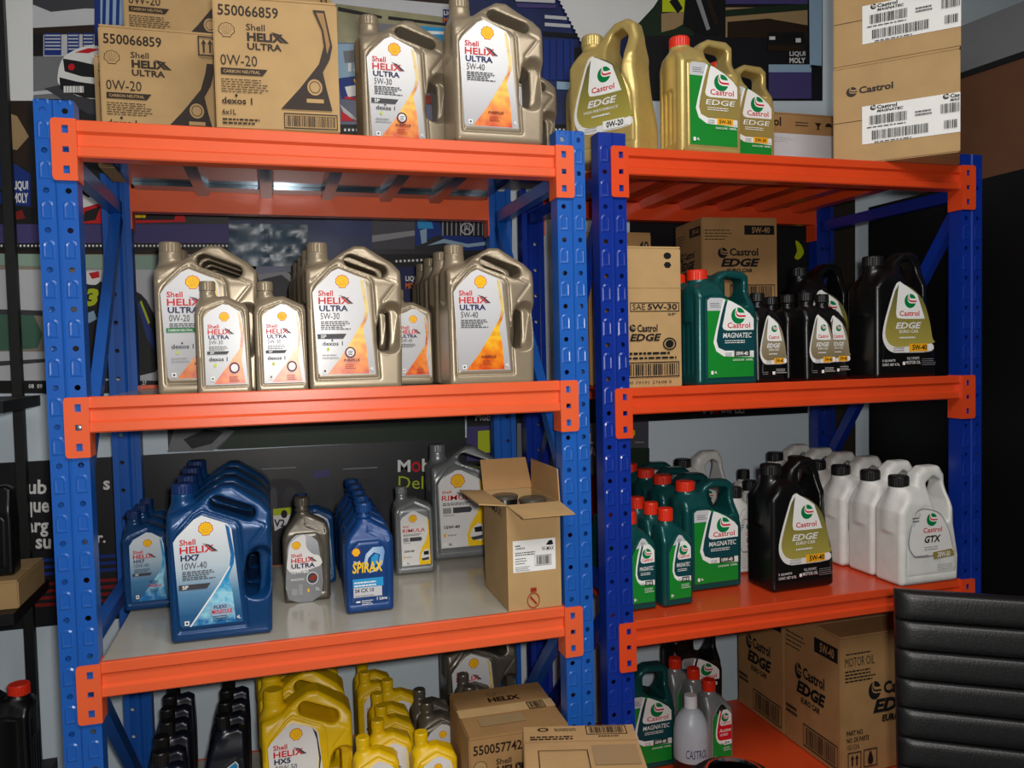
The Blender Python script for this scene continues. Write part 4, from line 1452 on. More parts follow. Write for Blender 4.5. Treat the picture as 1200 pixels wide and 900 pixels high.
# ------------------------------------------------------------------ clear bottle
t = empty('squeeze_bottle', (1.543, .270, R4))
tag(t, 'milky bottle with white cap and handwritten marker name, partly filled with dark oil', 'bottle')
b = MB(); b.lathe([(.048, 0), (.0525, .004), (.0525, .120), (.0515, .145), (.0465, .172), (.036, .194), (.024, .207), (.0175, .212), (.0160, .232)], 36); b.build('body', M['milky'], t, True)
b = MB(); b.lathe([(.0531, .004), (.0531, .062)], 36); b.build('oil_fill', M['oil_amber'], t, True)
b = MB(); b.lathe([(.0195, .214), (.0195, .246), (.0180, .250)], 24); b.build('cap', M['white_cap'], t, True)


def cyl_fn(r, a0, zs):
    return lambda a, bb, d: ((r + d) * math.sin(a0 + a), -(r + d) * math.cos(a0 + a), zs + bb)


a = Art(cyl_fn(.0530, -.35, .066)); a.text('CASTROL', -.45, .012, .85, .038, 'p_navy', 0.0, 0.15); link('lettering', a.mesh('lettering'), t)


# ------------------------------------------------------------------ cartons
def box_art(w, h, y):
    return Art(lambda a, bb, d: ((a - .5) * w, y - d, bb * h))


def carton(name, w, d, h, x, y, z, rz, label, m='carton', arts=(), seam=True, tape=True, group=None):
    """closed carton: x, y is the middle of its base; arts: list of (face, function(Art))"""
    t = empty(name, (x, y, z), rz)
    tag(t, label, 'carton', group)
    bm = bmesh.new()
    bmesh.ops.create_cube(bm, size=1)
    bmesh.ops.scale(bm, vec=(w, d, h - .004), verts=bm.verts)
    bmesh.ops.translate(bm, vec=(0, 0, (h - .004) / 2), verts=bm.verts)
    bmesh.ops.bevel(bm, geom=[e for e in bm.edges], offset=.003, segments=2, affect='EDGES')
    me = bpy.data.meshes.new('body'); bm.to_mesh(me); bm.free(); me.materials.append(M[m])
    link('body', me, t)
    g = .0012
    for s in (-1, 1):          # the two long top flaps with the slit between them
        b = MB(); b.box(-w / 2 + .002, w / 2 - .002, min(s * g, s * (d / 2 - .001)), max(s * g, s * (d / 2 - .001)), h - .0042, h); b.build('top_flap', M[m], t)
    if tape:
        b = MB(); b.box(-w / 2 - .0004, w / 2 + .0004, -.022, .022, h + .0001, h + .0005); b.build('tape_strip', M['tape'], t)
    for face, fn in arts:
        if face == 'front':
            a = Art(lambda p, q, e: ((p - .5) * w, -d / 2 - .0004 - e, q * h))
        elif face == 'left':
            a = Art(lambda p, q, e: (-w / 2 - .0004 - e, (.5 - p) * d, q * h))
        elif face == 'right':
            a = Art(lambda p, q, e: (w / 2 + .0004 + e, (p - .5) * d, q * h))
        else:
            a = Art(lambda p, q, e: ((p - .5) * w, (q - .5) * d, h + .0008 + e))
        fn(a)
        a.split('print', t)
    return t


def art_helix_box(a, code='550066859', grade='0W-20', arrows=False):
    P = 'p_brown'
    a.text(code, .04, .845, .52, .93, P, 0.02)
    a.pecten(.105, .74, .065, .058, 'carton', P)
    a.text('Shell', .26, .745, .41, .795, P, 0.01)
    a.text('HELIX', .265, .665, .555, .73, P, 0.045)
    a.poly([(.45, .745), (.52, .73), (.60, .665), (.56, .665), (.51, .715)], P)
    a.text('ULTRA', .265, .60, .54, .652, P, 0.03)
    a.text(grade, .05, .475, .34, .555, P, 0.0)
    a.poly([(.05, .455), (.42, .455), (.38, .405), (.05, .405)], P)
    a.text('CARBON NEUTRAL', .07, .418, .36, .442, 'carton', 0.01)
    a.lines(.05, .275, .44, .385, 6, P, 0.35, 4)
    a.text('dexos 1', .05, .185, .29, .235, P, 0.025)
    a.disc(.165, .25, .012, .012, P, 8)
    a.text('6x1L', .05, .105, .16, .145, P, 0.02)
    a.lines(.05, .035, .36, .09, 2, P, 0.5, 6)
    # road-like swoosh
    if arrows:
        a.poly([(.90, .74), (.955, .74), (.955, .66), (.93, .56), (.87, .46), (.90, .32), (.94, .165), (.52, .165), (.68, .33), (.84, .52), (.885, .66)], P)
    else:
      a.poly([(.80, .93), (.90, .93), (.955, .66), (.93, .56), (.87, .46), (.90, .32), (.94, .165), (.52, .165), (.68, .33), (.84, .52), (.885, .66), (.87, .78)], P)
    if not arrows:
        a.poly([(.83, .91), (.89, .91), (.935, .67), (.91, .60), (.90, .68), (.885, .78)], 'carton_deep')
    a.ring(.80, .34, .062, .062, .25, 'carton')
    a.disc(.80, .34, .040, .040, 'carton', 16)
    a.rect(.73, .22, .87, .25, 'carton')
    a.frame(.54, .015, .98, .135, .008, .010, P)
    a.bars(.56, .035, .96, .115, P, 26)
    if arrows:
        a.frame(.83, .80, .985, .965, .012, .012, P)
        for c in (.88, .935):
            a.poly([(c - .008, .83), (c + .008, .83), (c + .008, .90), (c + .022, .90), (c, .94), (c - .022, .90), (c - .008, .90)], P)
        a.text('THIS SIDE UP', .84, .775, .975, .79, P, 0.0)


BW, BD, BH = .262, .185, .286
carton('carton', BW, BD, BH, .410, .004 + BD / 2, L1, -.05, 'carton with printed code nearest the edge of the top shelf, full front visible', arts=[('front', lambda a: art_helix_box(a))])
carton('carton', BW, BD, BH, .140, .235 + BD / 2, L1, .0, 'carton with printed code and two arrows, left on the top shelf', arts=[('front', lambda a: art_helix_box(a, arrows=True))])
carton('carton', BW, BD, BH, .090, .442 + BD / 2, L1, .0, 'carton half hidden behind the arrow carton, low at the back', arts=[('front', lambda a: art_helix_box(a))])
carton('carton', BW, BD, BH, .165, .444 + BD / 2, L1 + BH + .0006, .0, 'carton stacked on the rear carton, cut by the picture edge', arts=[('front', lambda a: art_helix_box(a))])
carton('carton', BW, BD, BH, .432, .46 + BD / 2, L1, .0, 'carton standing behind the front carton, hidden low', arts=[])
carton('carton', BW, BD, BH, .432, .46 + BD / 2, L1 + BH + .0006, .0, 'carton whose edge peeks above the front carton', arts=[('front', lambda a: art_helix_box(a))])


# right rack, top deck: tall pair with bar-code labels
def art_magnatec(a):
    P = 'p_brown'
    a.swirl(.155, .735, .045, .050, P, 'carton', P)
    a.text('Castrol', .215, .705, .49, .775, P, 0.035)
    a.rect(0, .433, .24, .438, P)
    a.rect(.24, .19, 1.0, .57, 'p_white')
    for o in (0, .62):
        if o == 0 or True:
            a.swirl(.33 + o, .545, .025, .027, P, 'p_white', P) if o == 0 else a.swirl(.895, .545, .025, .027, P, 'p_white', P)
    a.text('Castrol', .36, .525, .52, .562, 'p_black', 0.03)
    a.text('MAGNATEC', .36, .49, .57, .517, 'p_black', 0.035, 0.2)
    a.text('Cas', .925, .525, .995, .562, 'p_black', 0.03)
    a.text('MAG', .925, .49, .995, .517, 'p_black', 0.03, 0.2)
    a.bars(.30, .375, .60, .465, 'p_black', 24)
    a.lines(.28, .345, .66, .365, 1, 'p_dark', 0.5, 3)
    a.bars(.32, .225, .76, .315, 'p_black', 34, 5)
    a.lines(.34, .195, .70, .212, 1, 'p_dark', 0.5, 3)
    a.lines(.66, .40, .80, .46, 2, 'p_dark', 0.5, 9)
    a.bars(.855, .385, .995, .475, 'p_black', 12, 8)
    a.bars(.88, .235, .985, .315, 'p_black', 10, 9)


MBX = (onz(978, 187, R1) + onz(1126, 178, R1)) / 2
mrz = -.79
MW, MD, MH = .315, .198, .275
mx = 2.033 + (MD / 2) * math.sin(-mrz)
my = -.019 + (MD / 2) * math.cos(mrz)
carton('carton', MW, MD, MH, mx, my, R1, mrz, 'plain carton with a bar-code label, lower of the two stacked on the rack', arts=[('front', art_magnatec)], tape=False)
carton('carton', MW, MD, MH, mx + .002, my, R1 + MH + .0006, mrz, 'plain carton with a bar-code label, upper of the two stacked on the rack', arts=[('front', art_magnatec)], tape=False)


def art_whitelabel(a):
    P = 'p_brown'
    a.text('Castrol', .02, .80, .36, .93, P, 0.03)
    a.lines(.52, .82, .70, .90, 2, P, 0.4, 3)
    a.poly([(.74, .88), (.82, .88), (.79, .83), (.79, .79), (.81, .78), (.75, .78), (.77, .79), (.77, .83)], P)
    a.poly([(.86, .83), (.94, .83), (.93, .87), (.90, .89), (.87, .87)], P)
    a.rect(.06, .04, .98, .70, 'p_silver')
    a.lines(.10, .58, .50, .66, 3, 'p_grey', 0.25, 5)
    a.lines(.10, .10, .60, .16, 2, 'p_grey', 0.25, 5)


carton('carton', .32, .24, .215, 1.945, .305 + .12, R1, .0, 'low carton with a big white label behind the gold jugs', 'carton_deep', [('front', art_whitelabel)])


def art_edge_box(a, side=False):
    P = 'p_black'
    a.rect(.56, .80, .96, .91, P)
    a.text('5W-40', .66, .82, .90, .89, 'carton_deep', 0.02)
    a.lines(.04, .74, .40, .88, 4, P, 0.3, 5)
    a.swirl(.27, .585, .065, .062, P, 'carton_deep', P)
    a.text('Castrol', .36, .55, .74, .64, P, 0.03)
    a.text('EDGE', .24, .42, .76, .52, P, 0.05, 0.25)
    a.text('EURO CAR', .32, .355, .66, .40, P, 0.04, 0.1)
    a.frame(.36, .04, .96, .21, .008, .010, P)
    a.bars(.40, .06, .92, .19, P, 26)
    a.lines(.04, .22, .26, .30, 2, P, 0.6, 5)


def art_edge_box_front(a):
    P = 'p_black'
    a.lines(.06, .865, .34, .885, 1, P, 0.5, 2)
    a.text('MOTOR OIL', .05, .78, .38, .845, P, 0.0)
    a.lines(.05, .67, .40, .765, 4, P, 0.45, 3)
    a.rect(.72, .80, .97, .90, P)
    a.swirl(.38, .585, .07, .066, P, 'carton_deep', P)
    a.text('Castrol', .48, .55, .90, .64, P, 0.035)
    a.text('EDGE', .36, .42, .92, .52, P, 0.05, 0.25)
    a.text('EURO CAR', .46, .35, .84, .40, P, 0.045, 0.1)
    a.text('PART NO.', .06, .29, .25, .325, P, 0.02)
    a.text('NO. DE PARTE', .06, .24, .31, .275, P, 0.02)
    a.text('15D33A', .06, .19, .20, .225, P, 0.0)
    a.frame(.07, .04, .22, .17, .008, .008, P)
    for c in (.12, .17):
        a.poly([(c - .008, .07), (c + .008, .07), (c + .008, .12), (c + .02, .12), (c, .15), (c - .02, .12), (c - .008, .12)], P)
    a.frame(.245, .045, .40, .175, .008, .008, P)
    a.poly(smooth_loop([(.322, .16), (.352, .10), (.345, .07), (.322, .062), (.30, .07), (.292, .10)], 3), P)


def art_sae(a):
    P = 'p_black'
    a.disc(.77, .935, .065, .024, P, 14); a.disc(.77, .87, .065, .024, P, 6)
    a.rect(0, .705, 1, .708, 'carton_deep')
    a.frame(.13, .54, .96, .605, .012, .006, P)
    a.text('SAE', .17, .553, .38, .595, P, 0.0)
    a.text('5W-30', .42, .553, .92, .595, P, 0.025)
    a.text('SP', .76, .512, .90, .530, P, 0.01)
    a.swirl(.165, .425, .055, .026, P, 'carton', P)
    a.text('Castrol', .24, .397, .58, .450, P, 0.025)
    a.text('EDGE', .11, .332, .64, .385, P, 0.035, 0.25)
    a.ring(.78, .31, .115, .045, .2, P); a.disc(.78, .31, .07, .028, P, 12)
    a.lines(.10, .237, .94, .265, 1, P, 0.6, 4); a.lines(.02, .205, .94, .230, 1, P, 0.6, 6)
    a.frame(.01, .075, .94, .185, .014, .008, P)
    a.bars(.05, .09, .90, .17, P, 22)
    a.text('00 79191 27608 0', .06, .030, .80, .052, P, 0.0)


carton('carton', .170, .20, .368, 1.325, .050 + .10, R2, .0, 'upright carton reading SAE 5W-30 beside the teal jug', 'carton', [('front', art_sae)], tape=False)
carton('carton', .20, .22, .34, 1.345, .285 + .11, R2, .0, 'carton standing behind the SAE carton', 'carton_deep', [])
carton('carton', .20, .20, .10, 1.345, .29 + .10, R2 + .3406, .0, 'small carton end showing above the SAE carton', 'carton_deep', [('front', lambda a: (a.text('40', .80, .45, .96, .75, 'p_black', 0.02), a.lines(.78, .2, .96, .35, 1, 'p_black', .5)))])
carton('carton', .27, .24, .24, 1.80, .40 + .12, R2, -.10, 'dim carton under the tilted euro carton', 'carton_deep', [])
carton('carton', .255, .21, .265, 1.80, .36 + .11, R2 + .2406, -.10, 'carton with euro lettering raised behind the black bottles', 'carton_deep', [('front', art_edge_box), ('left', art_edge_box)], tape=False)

# bottom deck of the right rack
EW, ED, EH = .320, .272, .425
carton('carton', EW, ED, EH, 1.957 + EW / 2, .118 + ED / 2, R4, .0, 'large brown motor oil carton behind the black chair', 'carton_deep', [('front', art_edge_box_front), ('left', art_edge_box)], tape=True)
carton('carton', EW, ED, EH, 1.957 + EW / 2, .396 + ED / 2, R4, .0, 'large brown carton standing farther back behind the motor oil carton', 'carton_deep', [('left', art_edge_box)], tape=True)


# cartons on the bottom deck of the left rack and before it
def art_top_helix(a):
    P = 'p_brown'
    a.pecten(.42, .84, .05, .05, 'carton_deep', P)
    a.text('HELIX', .36, .66, .70, .76, P, 0.04)
    a.rect(.16, .18, .62, .36, 'p_tan')
    a.frame(.72, .40, .90, .56, .01, .012, P); a.bars(.74, .42, .88, .54, P, 10)


def art_top_plain(a):
    P = 'p_brown'
    a.ring(.18, .93, .05, .035, .4, P)
    a.lines(.28, .90, .52, .96, 2, P, 0.4, 3)
    a.frame(.56, .82, .92, .98, .008, .01, P); a.bars(.59, .845, .89, .955, P, 22)
    a.lines(.06, .74, .52, .82, 2, P, 0.5, 3); a.lines(.66, .775, .88, .80, 1, P, 0.6, 3)
    a.rect(0, .70, 1, .705, 'carton_deep')
    a.rect(.58, .30, .96, .62, 'p_tan')
    a.frame(.12, .20, .54, .55, .008, .008, P)


carton('carton', .252, .262, .285, .920, -.028 + .131, L4, -.03, 'carton with a printed code beside the post on the bottom shelf', 'carton_deep', [('front', lambda a: art_helix_box(a, '550057742')), ('top', art_top_helix)], tape=True)
carton('carton', .262, .262, .284, 1.000, -.235, 0.0, -.28, 'carton standing on the floor before the rack, lower one', 'carton', [])
carton('carton', .262, .262, .284, 1.000, -.235, .2846, -.28, 'carton with a bar code on its lid, stacked before the rack', 'carton', [('top', art_top_plain)], tape=False)

# ------------------------------------------------------------------ open carton
t = empty('open_carton', (.975, .010 + .115, L3), 0.0)
tag(t, 'open cardboard carton with flaps up and white shipping label', 'carton')
ow, od, oh, th = .138, .225, .262, .003
x0, x1, y0, y1 = -.068, -.068 + ow, -od / 2, od / 2
b = MB(); b.box(x0, x1, y0, y1, 0, th); b.build('bottom', M['carton'], t)
for nm, q in (('side_wall', (x0, x1, y0, y0 + th)), ('side_wall', (x0, x1, y1 - th, y1)), ('side_wall', (x0, x0 + th, y0 + th, y1 - th)), ('side_wall', (x1 - th, x1, y0 + th, y1 - th))):
    b = MB(); b.box(*q, th, oh); b.build(nm, M['carton'], t)


def flap(p, q, out, ln, m='carton'):
    """flap hinged on p-q, going out along the given direction"""
    p, q, o = Vector(p), Vector(q), Vector(out).normalized() * ln
    n = (q - p).cross(o).normalized() * .0015
    ins = (q - p) * .03
    vs = []
    for s in (-1, 1):
        vs += [p + n * s, q + n * s, q + o - ins + n * s, p + o + ins + n * s]
    b = MB(); b.add(vs, [(3, 2, 1, 0), (4, 5, 6, 7), (0, 1, 5, 4), (1, 2, 6, 5), (2, 3, 7, 6), (3, 0, 4, 7)])
    return b.build('flap', M[m], t)


flap((x0, y0, oh), (x1, y0, oh), (.16, -1.0, -.20), .085)
flap((x0, y1, oh), (x1, y1, oh), (-.05, .35, 1.0), .085, 'carton_inner')
flap((x0, y0, oh), (x0, y1, oh), (-1.0, -.1, .12), .070)
flap((x1, y0, oh), (x1, y1, oh), (.0, .06, 1.0), .080, 'carton_inner')


def art_ship(a):
    a.rect(.10, .36, .90, .66, 'p_white')
    a.text('W-MAX', .64, .545, .87, .585, 'p_black', 0.012)
    a.poly([(.72, .60), (.78, .64), (.84, .64), (.86, .60), (.80, .595)], 'p_black')
    a.text('GN9073', .15, .575, .32, .595, 'p_black', 0.02)
    a.lines(.14, .605, .26, .625, 1, 'p_dark', 0.6, 4)
    a.lines(.14, .52, .60, .56, 2, 'p_dark', 0.45, 4)
    a.lines(.14, .44, .36, .51, 3, 'p_dark', 0.3, 5)
    a.lines(.14, .375, .42, .425, 3, 'p_dark', 0.3, 6)
    a.frame(.50, .41, .82, .51, .006, .006, 'p_grey')
    a.bars(.53, .42, .80, .50, 'p_black', 18)
    a.ring(.46, .085, .12, .075, .14, 'p_brownred')
    a.poly([(.39, .115), (.41, .13), (.53, .055), (.51, .04)], 'p_brownred')
    a.rect(.41, .165, .52, .205, 'p_brownred')


a = Art(lambda p, q, e: (x0 + p * ow, y0 - .0004 - e, q * oh)); art_ship(a); a.split('print', t)
a = Art(lambda p, q, e: (x0 - .0004 - e, y1 - p * od, q * oh)); a.text('W-MAX', .14, .86, .80, .94, 'p_brown', 0.015); a.split('print', t)
for i, (ax, ay) in enumerate(((.948, .170), (1.004, .105))):
    c = empty('oil_filter', (ax, ay, L3 + th + .0006))
    tag(c, ['black oil filter in the open carton, farther one', 'black oil filter in the open carton, nearer one'][i], 'oil filter', 'filters in the open carton')
    b = MB(); b.lathe([(.030, 0), (.0335, .004), (.0335, .248), (.031, .256)], 24); b.build('can', M['black_plastic'], c, True)
    b = MB(); b.lathe([(.0350, .247), (.0350, .254), (.031, .2565)], 24); b.build('rim', M['dark_pewter'], c, True)


# ------------------------------------------------------------------ posters and sheets on the back wall
WY = WALL_Y - .002


def wall_sheet(name, pts, Y, m, label, fn=None, cat='poster', th=.0010):
    """flat sheet on the wall plane; its outline and its print are given by where they lie on that plane"""
    P = [ony(x, y, Y) for x, y in pts]
    cx = sum(p[0] for p in P) / len(P)
    cz = min(p[2] for p in P)
    t = empty(name, (cx, Y, cz))
    tag(t, label, cat)
    b = MB(); b.prism([(p[0] - cx, p[2] - cz) for p in P], 'y', 0.0, th); b.build('sheet', M[m], t)
    if fn:
        def pos(x, y, e):
            p = ony(x, y, Y)
            return p[0] - cx, -.0003 - e, p[2] - cz
        a = Art(pos)
        fn(a)
        a.split('print', t)
    return t


def R4p(x0, y0, x1, y1):
    return [(x0, y0), (x1, y0), (x1, y1), (x0, y1)]


def ticks(a, x0, y0, x1, y1, n, h, m='p_white'):
    a.layer += 1
    for i in range(n):
        x = x0 + (x1 - x0) * (i + .25) / n
        y = y0 + (y1 - y0) * (i + .25) / n
        w = (x1 - x0) * .5 / n
        a.poly([(x, y), (x + w, y), (x + w, y + h), (x, y + h)], m, a.layer)


wall_sheet('blank_sheet', [(-70, -40), (38, -40), (39, 118), (-62, 118)], WY - .004, 'paper_white', 'white blank sheet at the upper left corner', cat='paper')


def art_garage(a):
    a.poly(R4p(35, -40, 330, 66), 'p_silver')
    a.poly([(35, -40), (330, -40), (330, 14), (100, 10), (60, 14), (35, 4)], 'p_dark')
    a.poly([(36, 33), (112, 29), (112, 40), (36, 41)], 'p_brown')
    a.poly(R4p(37, 40, 51, 66), 'p_black')
    for x0, x1 in ((52, 72), (79, 93), (97, 110)):
        a.poly(R4p(x0, 39, x1, 65), 'p_blue')
        a.layer += 1
        for j in range(5):
            a.poly(R4p(x0 + 1, 41 + 4 * j, x1 - 1, 42.6 + 4 * j), 'p_silver', a.layer)
    a.poly([(36, 108), (118, 100), (118, 106), (36, 112)], 'p_silver')
    a.poly([(52, 104), (70, 100), (330, 128), (330, 150), (104, 134)], 'p_dark')
    a.poly(smooth_loop([(68, 88), (73, 70), (84, 61), (104, 54), (150, 50), (170, 110), (106, 116), (72, 102)], 3), 'p_white')
    a.poly([(74, 69), (92, 72), (118, 78), (118, 92), (96, 90), (76, 84)], 'p_black')
    a.disc(84, 79, 4, 4, 'p_red', 10)
    a.poly([(70, 91), (90, 96), (118, 100), (118, 116), (100, 115), (71, 105)], 'p_black')
    a.lines(75, 109, 104, 98, 1, 'p_white', 0.7, 3)
    a.poly([(88, 62), (104, 57), (118, 58), (104, 63)], 'p_red')
    a.poly(R4p(111, -10, 118, 54), 'p_blue')
    a.poly([(118, -10), (146, -10), (146, 30), (118, 30)], 'p_skyblue')
    a.layer += 1
    for k in range(3):
        a.poly([(121 + 8 * k, -10), (125 + 8 * k, -10), (124 + 8 * k, 30), (120 + 8 * k, 30)], 'p_blue', a.layer)


wall_sheet('garage_poster', R4p(33, -40, 330, 150), WY, 'p_asphalt', 'photo poster of a white race car in a workshop', art_garage)


def art_badge(a):
    a.poly(R4p(-10, 118, 34, 196), 'p_brown')
    a.poly([(-10, 126), (20, 136), (34, 160), (20, 176), (-10, 170)], 'p_tan')
    a.poly([(-10, 186), (14, 190), (36, 204), (36, 242), (-10, 238)], 'p_blue')
    a.text('LIQUI', 15, 224, 33, 212, 'p_white', 0.03)
    a.text('MOLY', 16, 238, 33, 226, 'p_white', 0.03)
    a.poly([(8, 242), (40, 244), (40, 262), (8, 260)], 'p_black')
    a.poly([(14, 250), (26, 246), (30, 256), (16, 258)], 'p_darkred')
    a.poly([(86, 196), (112, 224), (122, 246), (88, 246)], 'p_white')
    a.poly([(92, 218), (110, 228), (104, 232), (94, 226)], 'p_black')
    a.poly([(82, 248), (118, 238), (160, 244), (215, 250), (218, 260), (150, 262), (82, 262)], 'p_red')
    a.poly([(100, 248), (118, 242), (112, 258), (96, 260)], 'p_black')
    a.poly([(156, 250), (206, 252), (204, 258), (156, 258)], 'p_black')
    a.lines(158, 255.5, 174, 251, 1, 'p_yellow', 0.8, 3)
    a.poly(R4p(-10, 263, 268, 285), 'p_purple')
    a.poly(R4p(-10, 285, 268, 293), 'p_black')
    ticks(a, 0, 287, 268, 287, 60, 2.4)


wall_sheet('racing_poster', R4p(-14, 116, 268, 293), WY - .001, 'banner_black', 'racing poster with a blue badge behind the left rack post', art_badge)


def art_moto(a):
    a.poly(R4p(-14, 293, 300, 298), 'p_brown')
    a.poly([(-14, 297), (200, 300), (200, 318), (-14, 310)], 'p_mint')
    a.poly(R4p(-14, 316, 300, 366), 'p_silver')
    a.poly([(-14, 362), (40, 370), (50, 392), (44, 408), (-14, 412)], 'p_teallight')
    a.poly([(-14, 362), (50, 364), (50, 370), (-14, 368)], 'p_dark')
    a.poly(R4p(-14, 412, 300, 446), 'p_silver')
    a.poly([(-14, 424), (60, 420), (60, 424), (-14, 430)], 'p_dark')
    a.poly(smooth_loop([(90, 344), (98, 332), (116, 330), (150, 338), (172, 352), (188, 396), (182, 436), (96, 440), (94, 390)], 3), 'p_black')
    a.poly(smooth_loop([(94, 330), (98, 320), (112, 318), (118, 326), (112, 334)], 3), 'p_white')
    a.poly([(104, 320), (116, 318), (117, 325), (108, 327)], 'p_red')
    a.text('3', 99, 359, 116, 338, 'p_lime', 0.06, 0.2)
    a.poly([(96, 370), (110, 364), (114, 374), (98, 382)], 'p_skyblue')
    a.poly([(160, 352), (168, 360), (180, 392), (182, 412), (172, 396)], 'p_blue')
    a.poly([(164, 354), (166, 352), (176, 378), (174, 380)], 'p_lime')
    a.poly([(-14, 446), (300, 446), (300, 461), (-14, 461)], 'p_black')
    a.text('08  09', 34, 455, 50, 450, 'p_white', 0.02); a.text('16  17', 96, 455, 112, 450, 'p_white', 0.02); a.text('27', 167, 451, 172, 446.5, 'p_white', 0.02)


wall_sheet('motorcycle_poster', R4p(-14, 293, 300, 461), WY, 'photo_tan', 'photo poster of a motorcycle rider behind the blue post', art_moto)


def art_darkcar(a):
    a.poly(R4p(436, 255, 486, 292), 'p_faintlight')
    a.poly([(436, 276), (486, 270), (486, 276), (436, 284)], 'p_grey')
    a.poly(smooth_loop([(487, 288), (488, 262), (500, 250), (540, 246), (580, 246), (580, 288), (530, 292), (516, 276), (500, 282)], 3), 'p_blue')
    a.poly([(489, 258), (506, 260), (508, 268), (490, 268)], 'p_cyan')
    a.poly([(492, 270), (500, 268), (500, 284), (494, 286)], 'p_skyblue')
    a.poly([(514, 256), (580, 256), (580, 278), (520, 276)], 'p_black')
    a.layer += 1
    for k in range(11):
        a.poly(R4p(518 + 5.2 * k, 258, 519.6 + 5.2 * k, 276), 'p_grey', a.layer)
    a.ring(547, 268, 7.4, 7.4, .18, 'p_silver')
    for q in (90, 210, 330):
        c, s = math.cos(math.radians(q)), -math.sin(math.radians(q))
        a.poly([(547 - .8 * s, 268 + .8 * c), (547 + .8 * s, 268 - .8 * c), (547 + 6.6 * c, 268 + 6.6 * s)], 'p_silver')
    a.poly([(500, 288), (520, 280), (548, 286), (580, 282), (580, 286), (548, 290), (520, 285)], 'p_skyblue')
    a.poly(R4p(440, 298, 600, 313), 'p_black')
    ticks(a, 462, 305, 530, 302, 14, 2.6)
    a.poly(R4p(440, 313, 600, 365), 'p_navy')
    a.text('LIQUI', 475, 330.5, 491, 323.5, 'p_white', 0.03); a.text('MOLY', 475, 338.5, 491, 331.5, 'p_orange', 0.03)


wall_sheet('car_poster', R4p(436, 236, 600, 365), WY, 'banner_black', 'dark poster with a blue car grille behind the 5W-40 jugs', art_darkcar)
wall_sheet('navy_backdrop', R4p(268, 236, 436, 370), WY, 'photo_navy', 'dark navy poster behind the crumpled plastic sheet', lambda a: (a.poly([(268, 345), (330, 318), (372, 322), (436, 350), (436, 370), (268, 370)], 'p_faint'), a.poly([(300, 322), (335, 318), (352, 330), (345, 334), (330, 322), (304, 328)], 'p_grey'), a.poly(R4p(268, 240, 436, 258), 'p_black')))

b = MB()
q = [ony(x, y, WY - .012) for x, y in ((268, 262), (362, 312))]
xa, xb, za, zb = q[0][0], q[1][0], q[1][2], q[0][2]
n1, n2 = 16, 10
rnd = random.Random(4)
hgt = [[rnd.uniform(0, .010) for _ in range(n2 + 1)] for _ in range(n1 + 1)]
vs = [(xa + (xb - xa) * i / n1, WY - .012 - hgt[i][j] + o, za + (zb - za) * j / n2) for o in (0, .010) for i in range(n1 + 1) for j in range(n2 + 1)]
N = (n1 + 1) * (n2 + 1)
fs = [(i * (n2 + 1) + j, (i + 1) * (n2 + 1) + j, (i + 1) * (n2 + 1) + j + 1, i * (n2 + 1) + j + 1) for i in range(n1) for j in range(n2)]
fs += [tuple(reversed([k + N for k in f])) for f in fs]
b.add(vs, fs)
o = b.build('plastic_sheet', M['plastic_sheet'], smooth=True)
tag(o, 'crumpled dark shiny plastic sheet on the wall between two jugs', 'plastic sheet')


def art_delvac(a):
    a.text('M', 466, 553, 481, 539, 'p_white', 0.03); a.ring(487.5, 547, 5.4, 6.2, .45, 'p_red', 20); a.text('b', 494.5, 553, 504, 537.5, 'p_white', 0.03)
    a.text('Delv', 467, 573, 507, 558, 'p_lime', 0.0)
    a.text('Lub', 21, 579, 55, 562, 'p_pale', 0.025); a.text('s', 121, 574, 129, 563, 'p_pale', 0.025)
    a.text('que', 29, 606, 58, 588, 'p_pale', 0.025)
    a.text('arg', 31, 629, 57, 612, 'p_pale', 0.025)
    a.text('su', 42, 643, 60, 631, 'p_pale', 0.025); a.text('r.', 114, 636, 124, 627, 'p_pale', 0.025)
    for y, m_ in ((656, 'p_blue'), (664, 'p_blue'), (672, 'p_blue'), (684, 'p_darkred'), (692, 'p_darkred'), (700, 'p_darkred'), (708, 'p_darkred')):
        a.poly([(26, y), (150, y - 8), (150, y - 4), (26, y + 4)], m_)
    for o in (325, 420):
        a.poly(smooth_loop([(o - 24, 640), (o - 22, 580), (o - 14, 564), (o + 20, 562), (o + 34, 580), (o + 36, 640)], 3), 'p_faint')
        a.poly([(o - 18, 549), (o + 22, 547), (o + 22, 548), (o - 18, 550)], 'p_grey')
        a.poly(smooth_loop([(o + 8, 612), (o + 8, 576), (o + 22, 574), (o + 26, 610)], 3), 'banner_black')
        a.poly(smooth_loop([(o - 8, 612), (o - 8, 576), (o - 1, 574), (o - 1, 610)], 3), 'p_faintlight')
    a.poly([(367, 552), (386, 550), (386, 558), (367, 560)], 'p_purple')
    a.poly([(320, 596), (341, 594), (341, 602), (320, 604)], 'p_lime'); a.poly([(320, 604), (341, 602), (336, 614), (322, 622)], 'p_white'); a.text('V2', 321, 617, 334, 608, 'p_navy', 0.03)
    a.disc(333, 602, 4, 5, 'p_black', 8)


q0, q1 = ony(-40, 558, WY), ony(600, 690, WY)
zt_, zb_ = ony(350, 523.5, WY)[2], ony(120, 727, WY)[2]


def to_px(x, z, Y):
    d = np.array([x, Y, z]) - CAM
    w = d @ _F
    return 600 + FPX * (d @ _R) / w, 450 - FPX * (d @ _U) / w


wall_sheet('black_banner', [to_px(q0[0], zt_, WY), to_px(q1[0], zt_, WY), to_px(q1[0], zb_, WY), to_px(q0[0], zb_, WY)], WY, 'banner_black',
           'wide black banner with two-line white and lime lettering behind the third shelf', art_delvac, 'banner')
q2 = ony(196, 500, WY)[0]; q3 = ony(545, 500, WY)[0]
zu = ony(350, 470, WY)[2]
zg = zt_ + .006


